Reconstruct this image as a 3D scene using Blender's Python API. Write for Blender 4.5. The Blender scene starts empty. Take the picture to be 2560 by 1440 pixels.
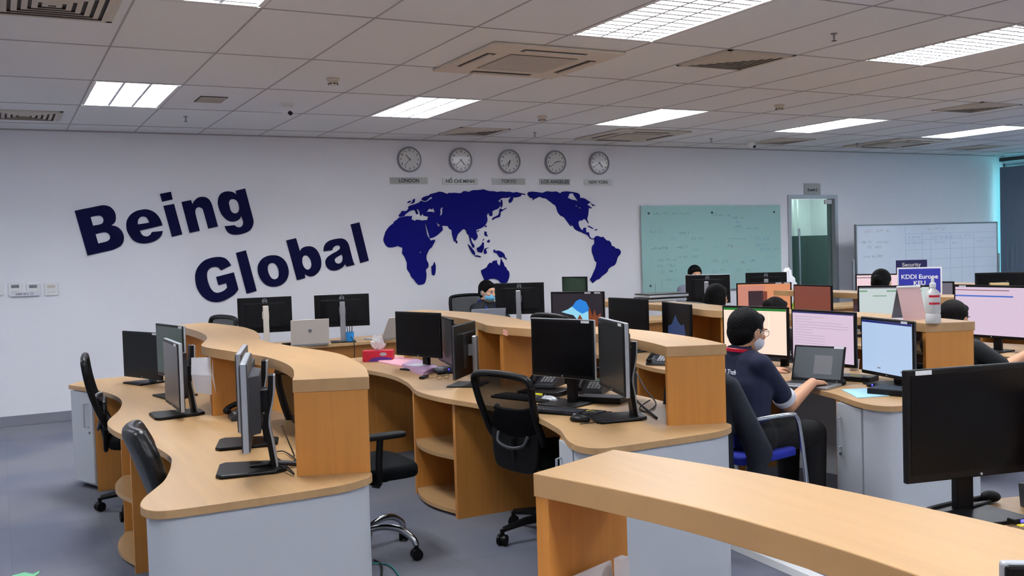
import bpy, bmesh, math, random
from mathutils import Vector, Matrix
random.seed(7)
SC = bpy.context.scene
COL = SC.collection
PI = math.pi

# ---------------- camera ----------------
FPX, YAW, PITCH, ROLL = 2452.7, .4825, -.0386, -.0303
CAMH = 1.5645          # eye height
WALLY = 10.685         # back wall
CEIL = 2.883           # ceiling height
RIGHTX = 14.67         # window wall
_f = Vector((math.sin(YAW)*math.cos(PITCH), math.cos(YAW)*math.cos(PITCH), math.sin(PITCH)))
_r0 = Vector((math.cos(YAW), -math.sin(YAW), 0)); _u0 = _r0.cross(_f)
_r = _r0*math.cos(ROLL)+_u0*math.sin(ROLL); _u = -_r0*math.sin(ROLL)+_u0*math.cos(ROLL)
cam = bpy.data.objects.new('camera', bpy.data.cameras.new('camera')); COL.objects.link(cam)
cam.data.sensor_width = 36; cam.data.lens = 36*FPX/2560; cam.data.clip_start = .05
cam.matrix_world = Matrix(((_r.x, _u.x, -_f.x, 0), (_r.y, _u.y, -_f.y, 0), (_r.z, _u.z, -_f.z, CAMH), (0, 0, 0, 1)))
SC.camera = cam
# ---------------- world, exposure ----------------
W = bpy.data.worlds.new('daylight'); SC.world = W; W.use_nodes = True
W.node_tree.nodes['Background'].inputs[0].default_value = (.25, .78, .95, 1)
W.node_tree.nodes['Background'].inputs[1].default_value = 3.0
SC.view_settings.view_transform = 'Standard'; SC.view_settings.look = 'None'
SC.view_settings.gamma = 1; SC.view_settings.exposure = 0.28
LAMP_W = 60.0          # watts of each recessed fixture
LAMP_COL = (.93, .96, 1.0)

# measuring helpers: a pixel of the survey photo -> a point of the room
def ray(x, y): return _f + _r*((x-1280)/FPX) + _u*((720-y)/FPX)
def on(x, y, z):
    d = ray(x, y); t = (z-CAMH)/d.z; return Vector((d.x*t, d.y*t, z))
def aty(x, y, Y=WALLY):
    d = ray(x, y); t = Y/d.y; return Vector((d.x*t, Y, CAMH+d.z*t))
def atxy(x, y, P):      # height on the vertical through P
    d = ray(x, y); t = (P[0]*d.x+P[1]*d.y)/(d.x**2+d.y**2); return CAMH+d.z*t

# ---------------- materials ----------------
def lin(c): return tuple(((v/255)/12.92 if v/255 <= .04045 else ((v/255+.055)/1.055)**2.4) for v in c)+(1,)
def mat(name, rgb, rough=.5, metal=0, spec=.5, emit=None, es=0, bump=0, bscale=60, alpha=None, trans=0, coat=0, noise=0, nscale=(8, 8, 8)):
    m = bpy.data.materials.new(name); m.use_nodes = True; nt = m.node_tree; b = nt.nodes['Principled BSDF']
    b.inputs['Base Color'].default_value = lin(rgb); b.inputs['Roughness'].default_value = rough
    b.inputs['Metallic'].default_value = metal; b.inputs['Specular IOR Level'].default_value = spec
    b.inputs['Coat Weight'].default_value = coat
    if emit: b.inputs['Emission Color'].default_value = lin(emit); b.inputs['Emission Strength'].default_value = es
    if trans: b.inputs['Transmission Weight'].default_value = trans
    tc = nt.nodes.new('ShaderNodeTexCoord')
    if noise:
        mp = nt.nodes.new('ShaderNodeMapping'); mp.inputs['Scale'].default_value = nscale
        n = nt.nodes.new('ShaderNodeTexNoise'); n.inputs['Detail'].default_value = 4; n.inputs['Scale'].default_value = 1
        nt.links.new(tc.outputs['Object'], mp.inputs[0]); nt.links.new(mp.outputs[0], n.inputs['Vector'])
        r = nt.nodes.new('ShaderNodeValToRGB'); c = lin(rgb)
        r.color_ramp.elements[0].position = .3; r.color_ramp.elements[1].position = .7
        r.color_ramp.elements[0].color = tuple(v*(1-noise) for v in c[:3])+(1,)
        r.color_ramp.elements[1].color = tuple(min(1, v*(1+noise)) for v in c[:3])+(1,)
        nt.links.new(n.outputs['Fac'], r.inputs[0]); nt.links.new(r.outputs[0], b.inputs['Base Color'])
    if bump:
        n2 = nt.nodes.new('ShaderNodeTexNoise'); n2.inputs['Scale'].default_value = bscale
        nt.links.new(tc.outputs['Object'], n2.inputs['Vector'])
        bp = nt.nodes.new('ShaderNodeBump'); bp.inputs['Strength'].default_value = bump; bp.inputs['Distance'].default_value = .01
        nt.links.new(n2.outputs['Fac'], bp.inputs['Height']); nt.links.new(bp.outputs[0], b.inputs['Normal'])
    return m
M = {}
M['wall'] = mat('wall_paint', (240, 240, 245), .85, bump=.05, bscale=250)
M['ceil'] = mat('ceiling_tile', (236, 238, 240), .95, bump=.25, bscale=300)
M['grid'] = mat('ceiling_t_bar', (176, 172, 174), .7)
M['base'] = mat('skirting', (128, 128, 140), .6)
M['wood'] = mat('maple_laminate', (180, 144, 100), .4, spec=.4, noise=.06, nscale=(30, 1.5, 6))
M['woodv'] = mat('maple_panel_shade_tint', (196, 132, 62), .42, spec=.4, noise=.07, nscale=(40, 40, 2))  # same maple, with orange indirect light put into its colour for upright faces
M['edge'] = mat('maple_edge_band', (188, 152, 86), .45)
M['white'] = mat('white_laminate', (188, 192, 198), .5)
M['plastic_b'] = mat('black_plastic', (9, 9, 11), .4, spec=.25)
M['plastic_m'] = mat('black_matt_plastic', (13, 13, 15), .6, spec=.2)
M['leather'] = mat('black_leather', (14, 15, 17), .32, bump=.1, bscale=180)
M['fabric_b'] = mat('black_fabric', (13, 16, 18), .9, spec=.1, bump=.3, bscale=400)
M['silver'] = mat('silver_plastic', (176, 180, 186), .35, metal=.35)
M['alu'] = mat('brushed_aluminium', (170, 172, 176), .35, metal=.8)
M['chrome'] = mat('chrome', (200, 204, 210), .12, metal=1)
M['tan'] = mat('pale_plastic_stand', (208, 196, 182), .45)
M['grey'] = mat('grey_plastic', (120, 122, 130), .45)
M['dgrey'] = mat('dark_grey_plastic', (52, 54, 60), .45)
M['scr_off'] = mat('dark_screen', (5, 5, 7), .3, spec=.18)
M['scr_gloss'] = mat('glossy_dark_screen', (12, 14, 14), .1, spec=.8)
M['whitep'] = mat('white_plastic', (232, 232, 232), .45)
M['paper'] = mat('white_paper', (225, 226, 235), .8)
M['sticker'] = mat('white_sticker', (215, 218, 222), .6)
M['yellow'] = mat('yellow_label', (222, 214, 40), .6)
M['navy'] = mat('navy_wall_lettering', (4, 6, 52), .75, spec=.15)
M['mapb'] = mat('navy_map_acrylic', (5, 8, 108), .75, spec=.15)
M['cable'] = mat('cable_rubber', (16, 16, 18), .5)
M['steel'] = mat('steel', (140, 142, 146), .3, metal=.9)
M['vent'] = mat('vent_beige', (204, 196, 184), .6)
M['ventd'] = mat('vent_dark_slot', (78, 72, 68), .7)
M['acw'] = mat('air_conditioner_shell', (216, 204, 188), .5)
M['lampw'] = mat('lamp_reflector', (238, 242, 250), .35)
M['skin'] = mat('skin', (206, 152, 118), .55, spec=.35)
M['skin2'] = mat('skin_pale', (216, 168, 140), .55, spec=.35)
M['hair'] = mat('black_hair', (5, 5, 6), .7, spec=.15, bump=.5, bscale=90)
M['hairb'] = mat('dark_brown_hair', (16, 11, 11), .7, spec=.15, bump=.5, bscale=90)
def carpet():
    m = bpy.data.materials.new('carpet_tiles'); m.use_nodes = True; nt = m.node_tree; b = nt.nodes['Principled BSDF']
    tc = nt.nodes.new('ShaderNodeTexCoord'); N = nt.nodes.new
    big = N('ShaderNodeTexNoise'); big.inputs['Scale'].default_value = .9; big.inputs['Detail'].default_value = 2
    fine = N('ShaderNodeTexNoise'); fine.inputs['Scale'].default_value = 320; fine.inputs['Detail'].default_value = 2
    br = N('ShaderNodeTexBrick'); br.offset = 0; br.inputs['Scale'].default_value = 1; br.inputs['Brick Width'].default_value = .5
    br.inputs['Row Height'].default_value = .5; br.inputs['Mortar Size'].default_value = .002
    br.inputs['Color1'].default_value = lin((120, 123, 134)); br.inputs['Color2'].default_value = lin((124, 127, 138)); br.inputs['Mortar'].default_value = lin((114, 117, 128))
    for n in (big, fine, br): nt.links.new(tc.outputs['Object'], n.inputs['Vector'])
    r = N('ShaderNodeValToRGB'); r.color_ramp.elements[0].position = .42; r.color_ramp.elements[1].position = .62
    r.color_ramp.elements[0].color = (.78, .8, .86, 1); r.color_ramp.elements[1].color = (1.05, 1.02, .98, 1)
    r2 = N('ShaderNodeValToRGB'); r2.color_ramp.elements[0].color = (.75, .75, .75, 1); r2.color_ramp.elements[1].color = (1.2, 1.2, 1.2, 1)
    nt.links.new(big.outputs['Fac'], r.inputs[0]); nt.links.new(fine.outputs['Fac'], r2.inputs[0])
    m1 = N('ShaderNodeMix'); m1.data_type = 'RGBA'; m1.blend_type = 'MULTIPLY'; m1.inputs['Factor'].default_value = 1
    m2 = N('ShaderNodeMix'); m2.data_type = 'RGBA'; m2.blend_type = 'MULTIPLY'; m2.inputs['Factor'].default_value = 1
    nt.links.new(br.outputs['Color'], m1.inputs['A']); nt.links.new(r.outputs[0], m1.inputs['B'])
    nt.links.new(m1.outputs['Result'], m2.inputs['A']); nt.links.new(r2.outputs[0], m2.inputs['B'])
    nt.links.new(m2.outputs['Result'], b.inputs['Base Color']); b.inputs['Roughness'].default_value = 1; b.inputs['Specular IOR Level'].default_value = .1
    bp = N('ShaderNodeBump'); bp.inputs['Strength'].default_value = .5; bp.inputs['Distance'].default_value = .004
    nt.links.new(fine.outputs['Fac'], bp.inputs['Height']); nt.links.new(bp.outputs[0], b.inputs['Normal'])
    return m
M['carpet'] = carpet()
def mesh_cloth(name, rgb, cover):
    """see-through chair mesh: a weave too fine to show its holes lets part of the light through"""
    m = mat(name, rgb, .8, spec=.1); m.node_tree.nodes['Principled BSDF'].inputs['Alpha'].default_value = cover
    return m
M['mesh'] = mesh_cloth('chair_mesh_cloth', (8, 9, 11), .86)
def glass(name, rgb, rough=.03, mixf=.35):
    m = bpy.data.materials.new(name); m.use_nodes = True; nt = m.node_tree; nt.nodes.clear(); N = nt.nodes.new
    o = N('ShaderNodeOutputMaterial'); t = N('ShaderNodeBsdfTransparent'); t.inputs[0].default_value = lin(rgb)
    g = N('ShaderNodeBsdfGlossy'); g.inputs['Roughness'].default_value = rough
    lw = N('ShaderNodeLayerWeight'); pw = N('ShaderNodeMath'); pw.operation = 'POWER'; pw.inputs[1].default_value = 3.5; nt.links.new(lw.outputs['Facing'], pw.inputs[0])
    fr = N('ShaderNodeMath'); fr.operation = 'MULTIPLY_ADD'; fr.inputs[1].default_value = .7; fr.inputs[2].default_value = .03; nt.links.new(pw.outputs[0], fr.inputs[0])
    mx = N('ShaderNodeMixShader'); nt.links.new(fr.outputs[0], mx.inputs[0]); nt.links.new(t.outputs[0], mx.inputs[1]); nt.links.new(g.outputs[0], mx.inputs[2])
    nt.links.new(mx.outputs[0], o.inputs[0]); return m
M['glass'] = glass('clear_glass', (235, 245, 240)); M['glassg'] = glass('green_door_glass', (196, 210, 206))
def screen(name, rgb, s=1.0): return mat(name, (8, 8, 10), .3, emit=rgb, es=s)

# ---------------- mesh building ----------------
class MB:
    def __init__(s): s.v = []; s.f = []; s.m = []; s.ms = []; s.cur = 0
    def use(s, m):
        if m not in s.ms: s.ms.append(m)
        s.cur = s.ms.index(m); return s
    def add(s, vs, fs, T=None):
        o = len(s.v)
        s.v += [tuple(T @ Vector(v)) if T else tuple(v) for v in vs]
        s.f += [[i+o for i in f] for f in fs]; s.m += [s.cur]*len(fs); return s
    def box(s, c, d, rz=0, T=None):
        x, y, z = d[0]/2, d[1]/2, d[2]/2
        R = Matrix.Translation(c) @ Matrix.Rotation(rz, 4, 'Z')
        if T: R = T @ R
        return s.add([(-x, -y, -z), (x, -y, -z), (x, y, -z), (-x, y, -z), (-x, -y, z), (x, -y, z), (x, y, z), (-x, y, z)],
                     [(0, 3, 2, 1), (4, 5, 6, 7), (0, 1, 5, 4), (1, 2, 6, 5), (2, 3, 7, 6), (3, 0, 4, 7)], R)
    def bb(s, a, b, T=None): return s.box([(a[i]+b[i])/2 for i in range(3)], [abs(b[i]-a[i]) for i in range(3)], 0, T)
    def prism(s, pts, z0, z1, T=None):
        n = len(pts); A = sum(pts[i][0]*pts[(i+1) % n][1]-pts[(i+1) % n][0]*pts[i][1] for i in range(n))
        if A < 0: pts = pts[::-1]
        vs = [(p[0], p[1], z0) for p in pts]+[(p[0], p[1], z1) for p in pts]
        return s.add(vs, [list(range(n))[::-1], list(range(n, 2*n))]+[(i, (i+1) % n, (i+1) % n+n, i+n) for i in range(n)], T)
    def wall(s, pts, th, z0, z1, T=None):      # a thin upright panel following a plan line
        L = []; R = []
        for i, p in enumerate(pts):
            a = Vector(pts[max(0, i-1)]); b = Vector(pts[min(len(pts)-1, i+1)]); d = (b-a).normalized(); n = Vector((-d.y, d.x))*th/2
            L.append((p[0]+n.x, p[1]+n.y)); R.append((p[0]-n.x, p[1]-n.y))
        return s.prism(L+R[::-1], z0, z1, T)
    def tube(s, pts, r, n=8, T=None, cap=True):
        pts = [Vector(p) for p in pts]; rs = r if isinstance(r, (list, tuple)) else [r]*len(pts); vs = []; fs = []; prev = None
        for i, p in enumerate(pts):
            d = (pts[min(i+1, len(pts)-1)]-pts[max(i-1, 0)]).normalized()
            a = prev if prev else (Vector((0, 0, 1)) if abs(d.z) < .9 else Vector((1, 0, 0)))
            u = (a-d*a.dot(d)).normalized(); w = d.cross(u); prev = u
            for k in range(n):
                t = 2*PI*k/n; vs.append(tuple(p+(u*math.cos(t)+w*math.sin(t))*rs[i]))
        for i in range(len(pts)-1):
            for k in range(n): fs.append((i*n+k, i*n+(k+1) % n, (i+1)*n+(k+1) % n, (i+1)*n+k))
        if cap: fs += [list(range(n))[::-1], list(range((len(pts)-1)*n, len(pts)*n))]
        return s.add(vs, fs, T)
    def lathe(s, prof, n=24, T=None, cap=True):
        vs = []; fs = []
        for r, z in prof:
            for k in range(n): t = 2*PI*k/n; vs.append((max(r, 1e-5)*math.cos(t), max(r, 1e-5)*math.sin(t), z))
        for i in range(len(prof)-1):
            for k in range(n): fs.append((i*n+k, i*n+(k+1) % n, (i+1)*n+(k+1) % n, (i+1)*n+k))
        if cap: fs += [list(range(n))[::-1], list(range((len(prof)-1)*n, len(prof)*n))]
        return s.add(vs, fs, T)
    def ell(s, c, r, n=12, T=None):
        vs = []; fs = []
        for i in range(1, n):
            a = PI*i/n
            for k in range(2*n): t = PI*k/n; vs.append((c[0]+r[0]*math.sin(a)*math.cos(t), c[1]+r[1]*math.sin(a)*math.sin(t), c[2]-r[2]*math.cos(a)))
        m = 2*n
        for i in range(n-2):
            for k in range(m): fs.append((i*m+k, i*m+(k+1) % m, (i+1)*m+(k+1) % m, (i+1)*m+k))
        vs += [(c[0], c[1], c[2]-r[2]), (c[0], c[1], c[2]+r[2])]; b = len(vs)-2
        for k in range(m): fs.append((b, (k+1) % m, k)); fs.append((b+1, (n-2)*m+k, (n-2)*m+(k+1) % m))
        return s.add(vs, fs, T)
    def cone(s, p0, r0, p1, r1, n=12, T=None):   # rounded tapering limb
        p0 = Vector(p0); p1 = Vector(p1); s.ell(p0, (r0,)*3, 8, T); s.ell(p1, (r1,)*3, 8, T)
        return s.tube([p0, p1], [r0, r1], 16, T)
    def build(s, name, m=None, parent=None, loc=None, smooth=False, bevel=0, seg=2):
        me = bpy.data.meshes.new(name); me.from_pydata(s.v, [], s.f); me.update()
        for k in (s.ms or [m]): me.materials.append(M[k] if isinstance(k, str) else k)
        if s.ms:
            for p, i in zip(me.polygons, s.m): p.material_index = i
        if smooth:
            for p in me.polygons: p.use_smooth = True
            try: me.set_sharp_from_angle(angle=math.radians(40))
            except Exception: pass
        o = bpy.data.objects.new(name, me); COL.objects.link(o)
        if parent: o.parent = parent
        if loc: o.location = loc
        if bevel:
            b = o.modifiers.new('bevel', 'BEVEL'); b.width = bevel; b.segments = seg; b.limit_method = 'ANGLE'; b.angle_limit = math.radians(40)
        return o
def tag(o, label=None, cat=None, group=None, kind=None):
    if label: o['label'] = label
    if cat: o['category'] = cat
    if group: o['group'] = group
    if kind: o['kind'] = kind
    return o
def empty(name, loc=(0, 0, 0), rz=0, label=None, cat=None, group=None):
    o = bpy.data.objects.new(name, None); COL.objects.link(o); o.location = loc; o.rotation_euler = (0, 0, rz); o.empty_display_size = .1
    return tag(o, label, cat, group)
def copy_tree(o, parent=None):
    c = o.copy(); COL.objects.link(c); c.parent = parent
    for ch in list(o.children): copy_tree(ch, c)
    return c
def struct(mb, name, m=None, parent=None, **k):
    o = mb.build(name, m, parent, **k)
    if not parent: o['kind'] = 'structure'
    return o
def smooth(pts, n=5, corner=40, closed=True):
    """Catmull-Rom through points, keeping sharp corners"""
    P = [Vector(p) for p in pts]; N = len(P); out = []
    def ang(i):
        a = P[i]-P[i-1]; b = P[(i+1) % N]-P[i]
        if a.length < 1e-9 or b.length < 1e-9: return 180
        return math.degrees(a.angle(b))
    cr = [ang(i) > corner for i in range(N)]
    if not closed: cr[0] = cr[-1] = True
    for i in range(N if closed else N-1):
        p1, p2 = P[i], P[(i+1) % N]; p0 = p1*2-p2 if cr[i] else P[i-1]; p3 = p2*2-p1 if cr[(i+1) % N] else P[(i+2) % N]
        if cr[i] and cr[(i+1) % N]: out.append(p1); continue
        for k in range(n):
            t = k/n
            out.append(.5*((2*p1)+(-p0+p2)*t+(2*p0-5*p1+4*p2-p3)*t*t+(-p0+3*p1-3*p2+p3)*t**3))
    if not closed: out.append(P[-1])
    return [tuple(p) for p in out]
def curve_mesh(name, loops, m, thick, T, parent=None):
    """filled flat shape with holes from closed 2D loops, given a thickness"""
    cu = bpy.data.curves.new(name, 'CURVE'); cu.dimensions = '2D'; cu.fill_mode = 'BOTH'; cu.extrude = thick/2
    for lp in loops:
        sp = cu.splines.new('POLY'); sp.points.add(len(lp)-1); sp.use_cyclic_u = True
        for i, p in enumerate(lp): sp.points[i].co = (p[0], p[1], 0, 1)
    t = bpy.data.objects.new('tmp', cu); COL.objects.link(t); bpy.context.view_layer.update()
    me = bpy.data.meshes.new_from_object(t.evaluated_get(bpy.context.evaluated_depsgraph_get()))
    bpy.data.objects.remove(t); me.name = name; me.materials.clear(); me.materials.append(M[m] if isinstance(m, str) else m)
    me.transform(T); o = bpy.data.objects.new(name, me); COL.objects.link(o); o.parent = parent
    return o
def text(name, s, size, m, T, parent, thick=.002, bold=0, align='CENTER', sx=1):
    cu = bpy.data.curves.new(name, 'FONT'); cu.body = s; cu.size = size; cu.extrude = thick/2; cu.offset = bold; cu.align_x = align; cu.align_y = 'CENTER'
    t = bpy.data.objects.new('tmp', cu); COL.objects.link(t); bpy.context.view_layer.update()
    me = bpy.data.meshes.new_from_object(t.evaluated_get(bpy.context.evaluated_depsgraph_get()))
    bpy.data.objects.remove(t); me.name = name; me.materials.clear(); me.materials.append(M[m] if isinstance(m, str) else m)
    me.transform(T @ Matrix.Diagonal((sx, 1, 1, 1))); o = bpy.data.objects.new(name, me); COL.objects.link(o); o.parent = parent
    return o
WALLT = Matrix(((1, 0, 0, 0), (0, 0, -1, 0), (0, 1, 0, 0), (0, 0, 0, 1)))   # flat XY drawing -> stands up facing -y
def blob(name, fill, m, parent, voxel=.01, it=3, fac=.6):
    """one continuous surface from overlapping limbs"""
    b = MB(); fill(b); o = b.build(name, m)
    r = o.modifiers.new('r', 'REMESH'); r.mode = 'VOXEL'; r.voxel_size = voxel; r.use_smooth_shade = True
    s = o.modifiers.new('s', 'SMOOTH'); s.iterations = it; s.factor = fac
    bpy.context.view_layer.update()
    me = bpy.data.meshes.new_from_object(o.evaluated_get(bpy.context.evaluated_depsgraph_get()))
    o.modifiers.clear(); old = o.data; o.data = me; bpy.data.meshes.remove(old); me.name = name
    me.materials.clear(); me.materials.append(M[m] if isinstance(m, str) else m)
    for p in me.polygons: p.use_smooth = True
    o.parent = parent
    return o
def cable(name, pts, r, label, m='cable'):
    sm = smooth(pts, 6, 200, False); mb = MB(); mb.tube(sm, r, 6)
    return tag(mb.build(name, m, smooth=True), label, 'cable')
# ---------------- room shell ----------------
X0, Y0 = -4.2, -5.0
b = MB(); b.bb((X0, Y0, -.1), (RIGHTX+.6, WALLY+2.2, 0)); struct(b, 'floor', 'carpet')
DX0, DX1, DZ1 = aty(1975, 520).x, aty(2086, 520).x, aty(2030, 496).z
b = MB(); b.bb((X0, WALLY, 0), (DX0, WALLY+.15, CEIL+.3)); b.bb((DX1, WALLY, 0), (RIGHTX+.35, WALLY+.15, CEIL+.3)); b.bb((DX0, WALLY, DZ1), (DX1, WALLY+.15, CEIL+.3))
struct(b, 'wall_back', 'wall')
b = MB(); b.bb((X0-.15, Y0, 0), (X0, WALLY+.15, CEIL+.3)); struct(b, 'wall_left', 'wall')
b = MB(); b.bb((X0-.15, Y0-.15, 0), (RIGHTX+.35, Y0, CEIL+.3)); struct(b, 'wall_front', 'wall')
b = MB(); b.bb((X0, WALLY-.012, 0), (DX0-.05, WALLY, .1)); b.bb((DX1+.05, WALLY-.012, 0), (RIGHTX, WALLY, .1)); struct(b, 'baseboard_back', 'base', bevel=.003)
# window wall on the right: sill, head, mullions, panes, with roller blinds drawn down
b = MB(); b.bb((RIGHTX+.2, Y0, 0), (RIGHTX+.35, WALLY, .35)); b.bb((RIGHTX+.2, Y0, 2.75), (RIGHTX+.35, WALLY, CEIL+.3)); struct(b, 'wall_right', 'wall')
wi = 0; yy = WALLY
while yy > Y0+.2:
    ya = max(Y0, yy-1.6); wi += 1
    f = MB(); f.bb((RIGHTX+.22, ya, .35), (RIGHTX+.28, ya+.05, 2.75)); f.bb((RIGHTX+.22, yy-.02, .35), (RIGHTX+.28, yy, 2.75)); f.bb((RIGHTX+.22, ya, .35), (RIGHTX+.28, yy, .4)); f.bb((RIGHTX+.22, ya, 2.7), (RIGHTX+.28, yy, 2.75))
    w = struct(f, 'window_%d' % wi, 'alu'); p = MB(); p.bb((RIGHTX+.245, ya+.05, .4), (RIGHTX+.251, yy-.02, 2.7)); p.build('pane', 'glass', w)
    yy = ya
M['blind'] = mat('blue_grey_blind', (92, 106, 124), .8, noise=.04, nscale=(60, 60, 2))
yy = WALLY-.10; k = 0
for k in range(10):
    ya = yy-1.5
    t = empty('window_blind', (RIGHTX, (yy+ya)/2, 2.8), 0, 'blue-grey vertical blind closed over the window beside the back wall' if k == 0 else 'blue-grey vertical blind over the window wall, %s from the back corner' % ('', 'second', 'third', 'fourth', 'fifth', 'sixth', 'seventh', 'eighth', 'ninth', 'tenth')[k], 'blind', 'blinds on the window wall')
    v = MB(); ns = 17
    for j in range(ns):
        yc = -.75+1.5*(j+.5)/ns; v.box((0, yc, -1.30), (.012, .092, 2.36), math.radians(14))
    v.build('slats', 'blind', t); h = MB(); h.bb((-.04, -.74, -.03), (.04, .74, .03)); h.build('head_rail', 'dgrey', t)
    yy = ya-.01
    if yy < Y0+1.6: break
# ceiling tiles with openings for the recessed lamps
TX, TY, TXO, TYO = .63, 1.239, .672, 8.953
FX = [(i, j) for i in range(-1, 6) for j in range(4)]
holes = {(4*i, -1-3*j) for i, j in FX}       # tile index of every fixture
b = MB(); g = MB()
i0, i1 = math.floor((X0-TXO)/TX), math.ceil((RIGHTX+.2-TXO)/TX); j0, j1 = math.floor((Y0-TYO)/TY), math.ceil((WALLY-TYO)/TY)
for i in range(i0, i1):
    for j in range(j0, j1):
        if (i, j) in holes: continue
        xa, xb = max(X0, TXO+i*TX), min(RIGHTX+.35, TXO+(i+1)*TX); ya, yb = max(Y0, TYO+j*TY), min(WALLY, TYO+(j+1)*TY)
        b.bb((xa, ya, CEIL), (xb, yb, CEIL+.015))
struct(b, 'ceiling', 'ceil')
for i in range(i0, i1+1):
    x = TXO+i*TX
    if X0 < x < RIGHTX+.2: g.bb((x-.005, Y0, CEIL-.003), (x+.005, WALLY, CEIL+.001))
for j in range(j0, j1+1):
    y = TYO+j*TY
    if Y0 < y < WALLY: g.bb((X0, y-.005, CEIL-.0035), (RIGHTX+.2, y+.005, CEIL+.001))
g.bb((X0, WALLY-.025, CEIL-.012), (RIGHTX+.2, WALLY, CEIL))
struct(g, 'trim_1', 'grid')
# slab above, so no daylight enters over the tiles
b = MB(); b.bb((X0-.2, Y0-.2, CEIL+.28), (RIGHTX+.5, WALLY+.3, CEIL+.4)); struct(b, 'ceiling_slab', 'wall')
# ---------------- recessed louvre lamps ----------------
def make_lamp():
    t = empty('recessed_ceiling_lamp', (0, 0, CEIL)); w, l, h = .30, .605, .1
    b = MB()
    b.bb((-w-.012, -l-.012, h), (w+.012, l+.012, h+.012))
    for sx in (-1, 1): b.bb((sx*w, -l, -.004), (sx*(w+.012), l, h)); b.bb((sx*.283, -l, -.004), (sx*w, l, .002))
    for sy in (-1, 1): b.bb((-w, sy*l, -.004), (w, sy*(l+.012), h)); b.bb((-w, sy*(l-.02), -.004), (w, sy*l, .002))
    b.build('housing', 'whitep', t)
    v = MB(); hb = .030
    for x in (-.094, .094): v.prism([(-.010, 0), (.010, 0), (.003, hb), (-.003, hb)], -l+.02, l-.02, Matrix.Translation((x, 0, 0)) @ Matrix(((1, 0, 0, 0), (0, 0, -1, 0), (0, 1, 0, 0), (0, 0, 0, 1))))
    for k in range(14):
        y = -l+.02+(2*l-.04)*(k+.5)/14
        for c in (-.189, 0, .189):      # wedge blades, arched like the mirrored louvres
            prof = [(-.012, 0), (.012, 0), (.002, hb*.9), (-.002, hb*.9)]
            v.prism([(y+p[0], p[1]) for p in prof], c-.085, c+.085, Matrix(((0, 0, 1, 0), (1, 0, 0, 0), (0, 1, 0, 0), (0, 0, 0, 1))))
    v.build('louvre', 'lampw', t)
    L = bpy.data.lights.new('fluorescent_panel', 'AREA'); L.shape = 'RECTANGLE'; L.size = .56; L.size_y = 1.16; L.energy = LAMP_W; L.color = LAMP_COL
    o = bpy.data.objects.new('lamp_panel', L); COL.objects.link(o); o.parent = t; o.location = (0, 0, .085)
    return t
lamp0 = make_lamp(); first = True
rowname = ['far row', 'row over the desks', 'row over the nearest aisle', 'rearmost row']
colname = ['left of the lettering', 'first from the left', 'second from the left', 'third from the left', 'fourth from the left', 'fifth from the left', 'sixth from the left']
for i, j in FX:
    o = lamp0 if first else copy_tree(lamp0); first = False
    o.location = (TXO+4*i*TX+TX/2, TYO-TY*(3*j)-TY/2, CEIL)
    tag(o, 'white louvred ceiling lamp, %s in the %s' % (colname[i+1], rowname[j]), 'ceiling lamp', 'louvred ceiling lamps')
# ---------------- ceiling fittings ----------------
def sqring(v, a, b_, z0, z1, th=.004):          # sloping square ring of blade
    for k in range(4):
        R = Matrix.Rotation(k*PI/2, 4, 'Z')
        v.add([(-a, -a, z0), (a, -a, z0), (b_, -b_, z1), (-b_, -b_, z1), (-a, -a, z0-th), (a, -a, z0-th), (b_, -b_, z1-th), (-b_, -b_, z1-th)],
              [(0, 1, 2, 3), (7, 6, 5, 4), (0, 4, 5, 1), (2, 6, 7, 3), (1, 5, 6, 2), (0, 3, 7, 4)], R)
def diffuser(P, s, label, group='square air diffusers'):
    t = empty('air_diffuser', (P.x, P.y, CEIL), 0, label, 'air vent', group); v = MB()
    h = s/2
    for k in range(4):
        R = Matrix.Rotation(k*PI/2, 4, 'Z'); v.bb((-h, -h, -.008), (h, -h+.03, 0), R)
    v.build('frame', 'vent', t); v = MB(); n = 6
    for k in range(n):
        a = (h-.03)*(1-k/n); sqring(v, a, a-.028, -.006, -.028+.016)
    v.build('blades', 'vent', t); v = MB(); v.bb((-h+.03, -h+.03, -.0015), (h-.03, h-.03, -.0005)); v.build('vent_shade_sheet', 'ventd', t)  # flat dark sheet painted as the shade between the blades
for x, y, s, lb in [(130, 8, .62, 'square slatted air diffuser at the top left corner of the ceiling'), (1838, 150, .6, 'brown square air diffuser between the two large lamps'),
                    (60, 287, .6, 'pale slotted air diffuser by the wall at far left'), (1185, 328, .6, 'grey air diffuser above the clocks'), (1955, 352, .6, 'small dark air diffuser over the glass door'),
                    (2440, 268, .6, 'faint air diffuser at right between two lamps'), (2440, 368, .6, 'dim air diffuser next to the window blinds')]:
    P = on(x, y, CEIL); diffuser(P, s, lb)
P = on(527, 248, CEIL); t = empty('exhaust_grille', (P.x, P.y, CEIL), 0, 'small grey square grille right of the leftmost lamp', 'vent'); v = MB(); v.bb((-.11, -.15, -.006), (.11, .15, 0)); v.build('plate', 'ventd', t)
v = MB(); [v.bb((-.10, -.14+.028*k, -.012), (.10, -.128+.028*k, -.006)) for k in range(10)]; v.build('slats', 'vent', t)
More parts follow.
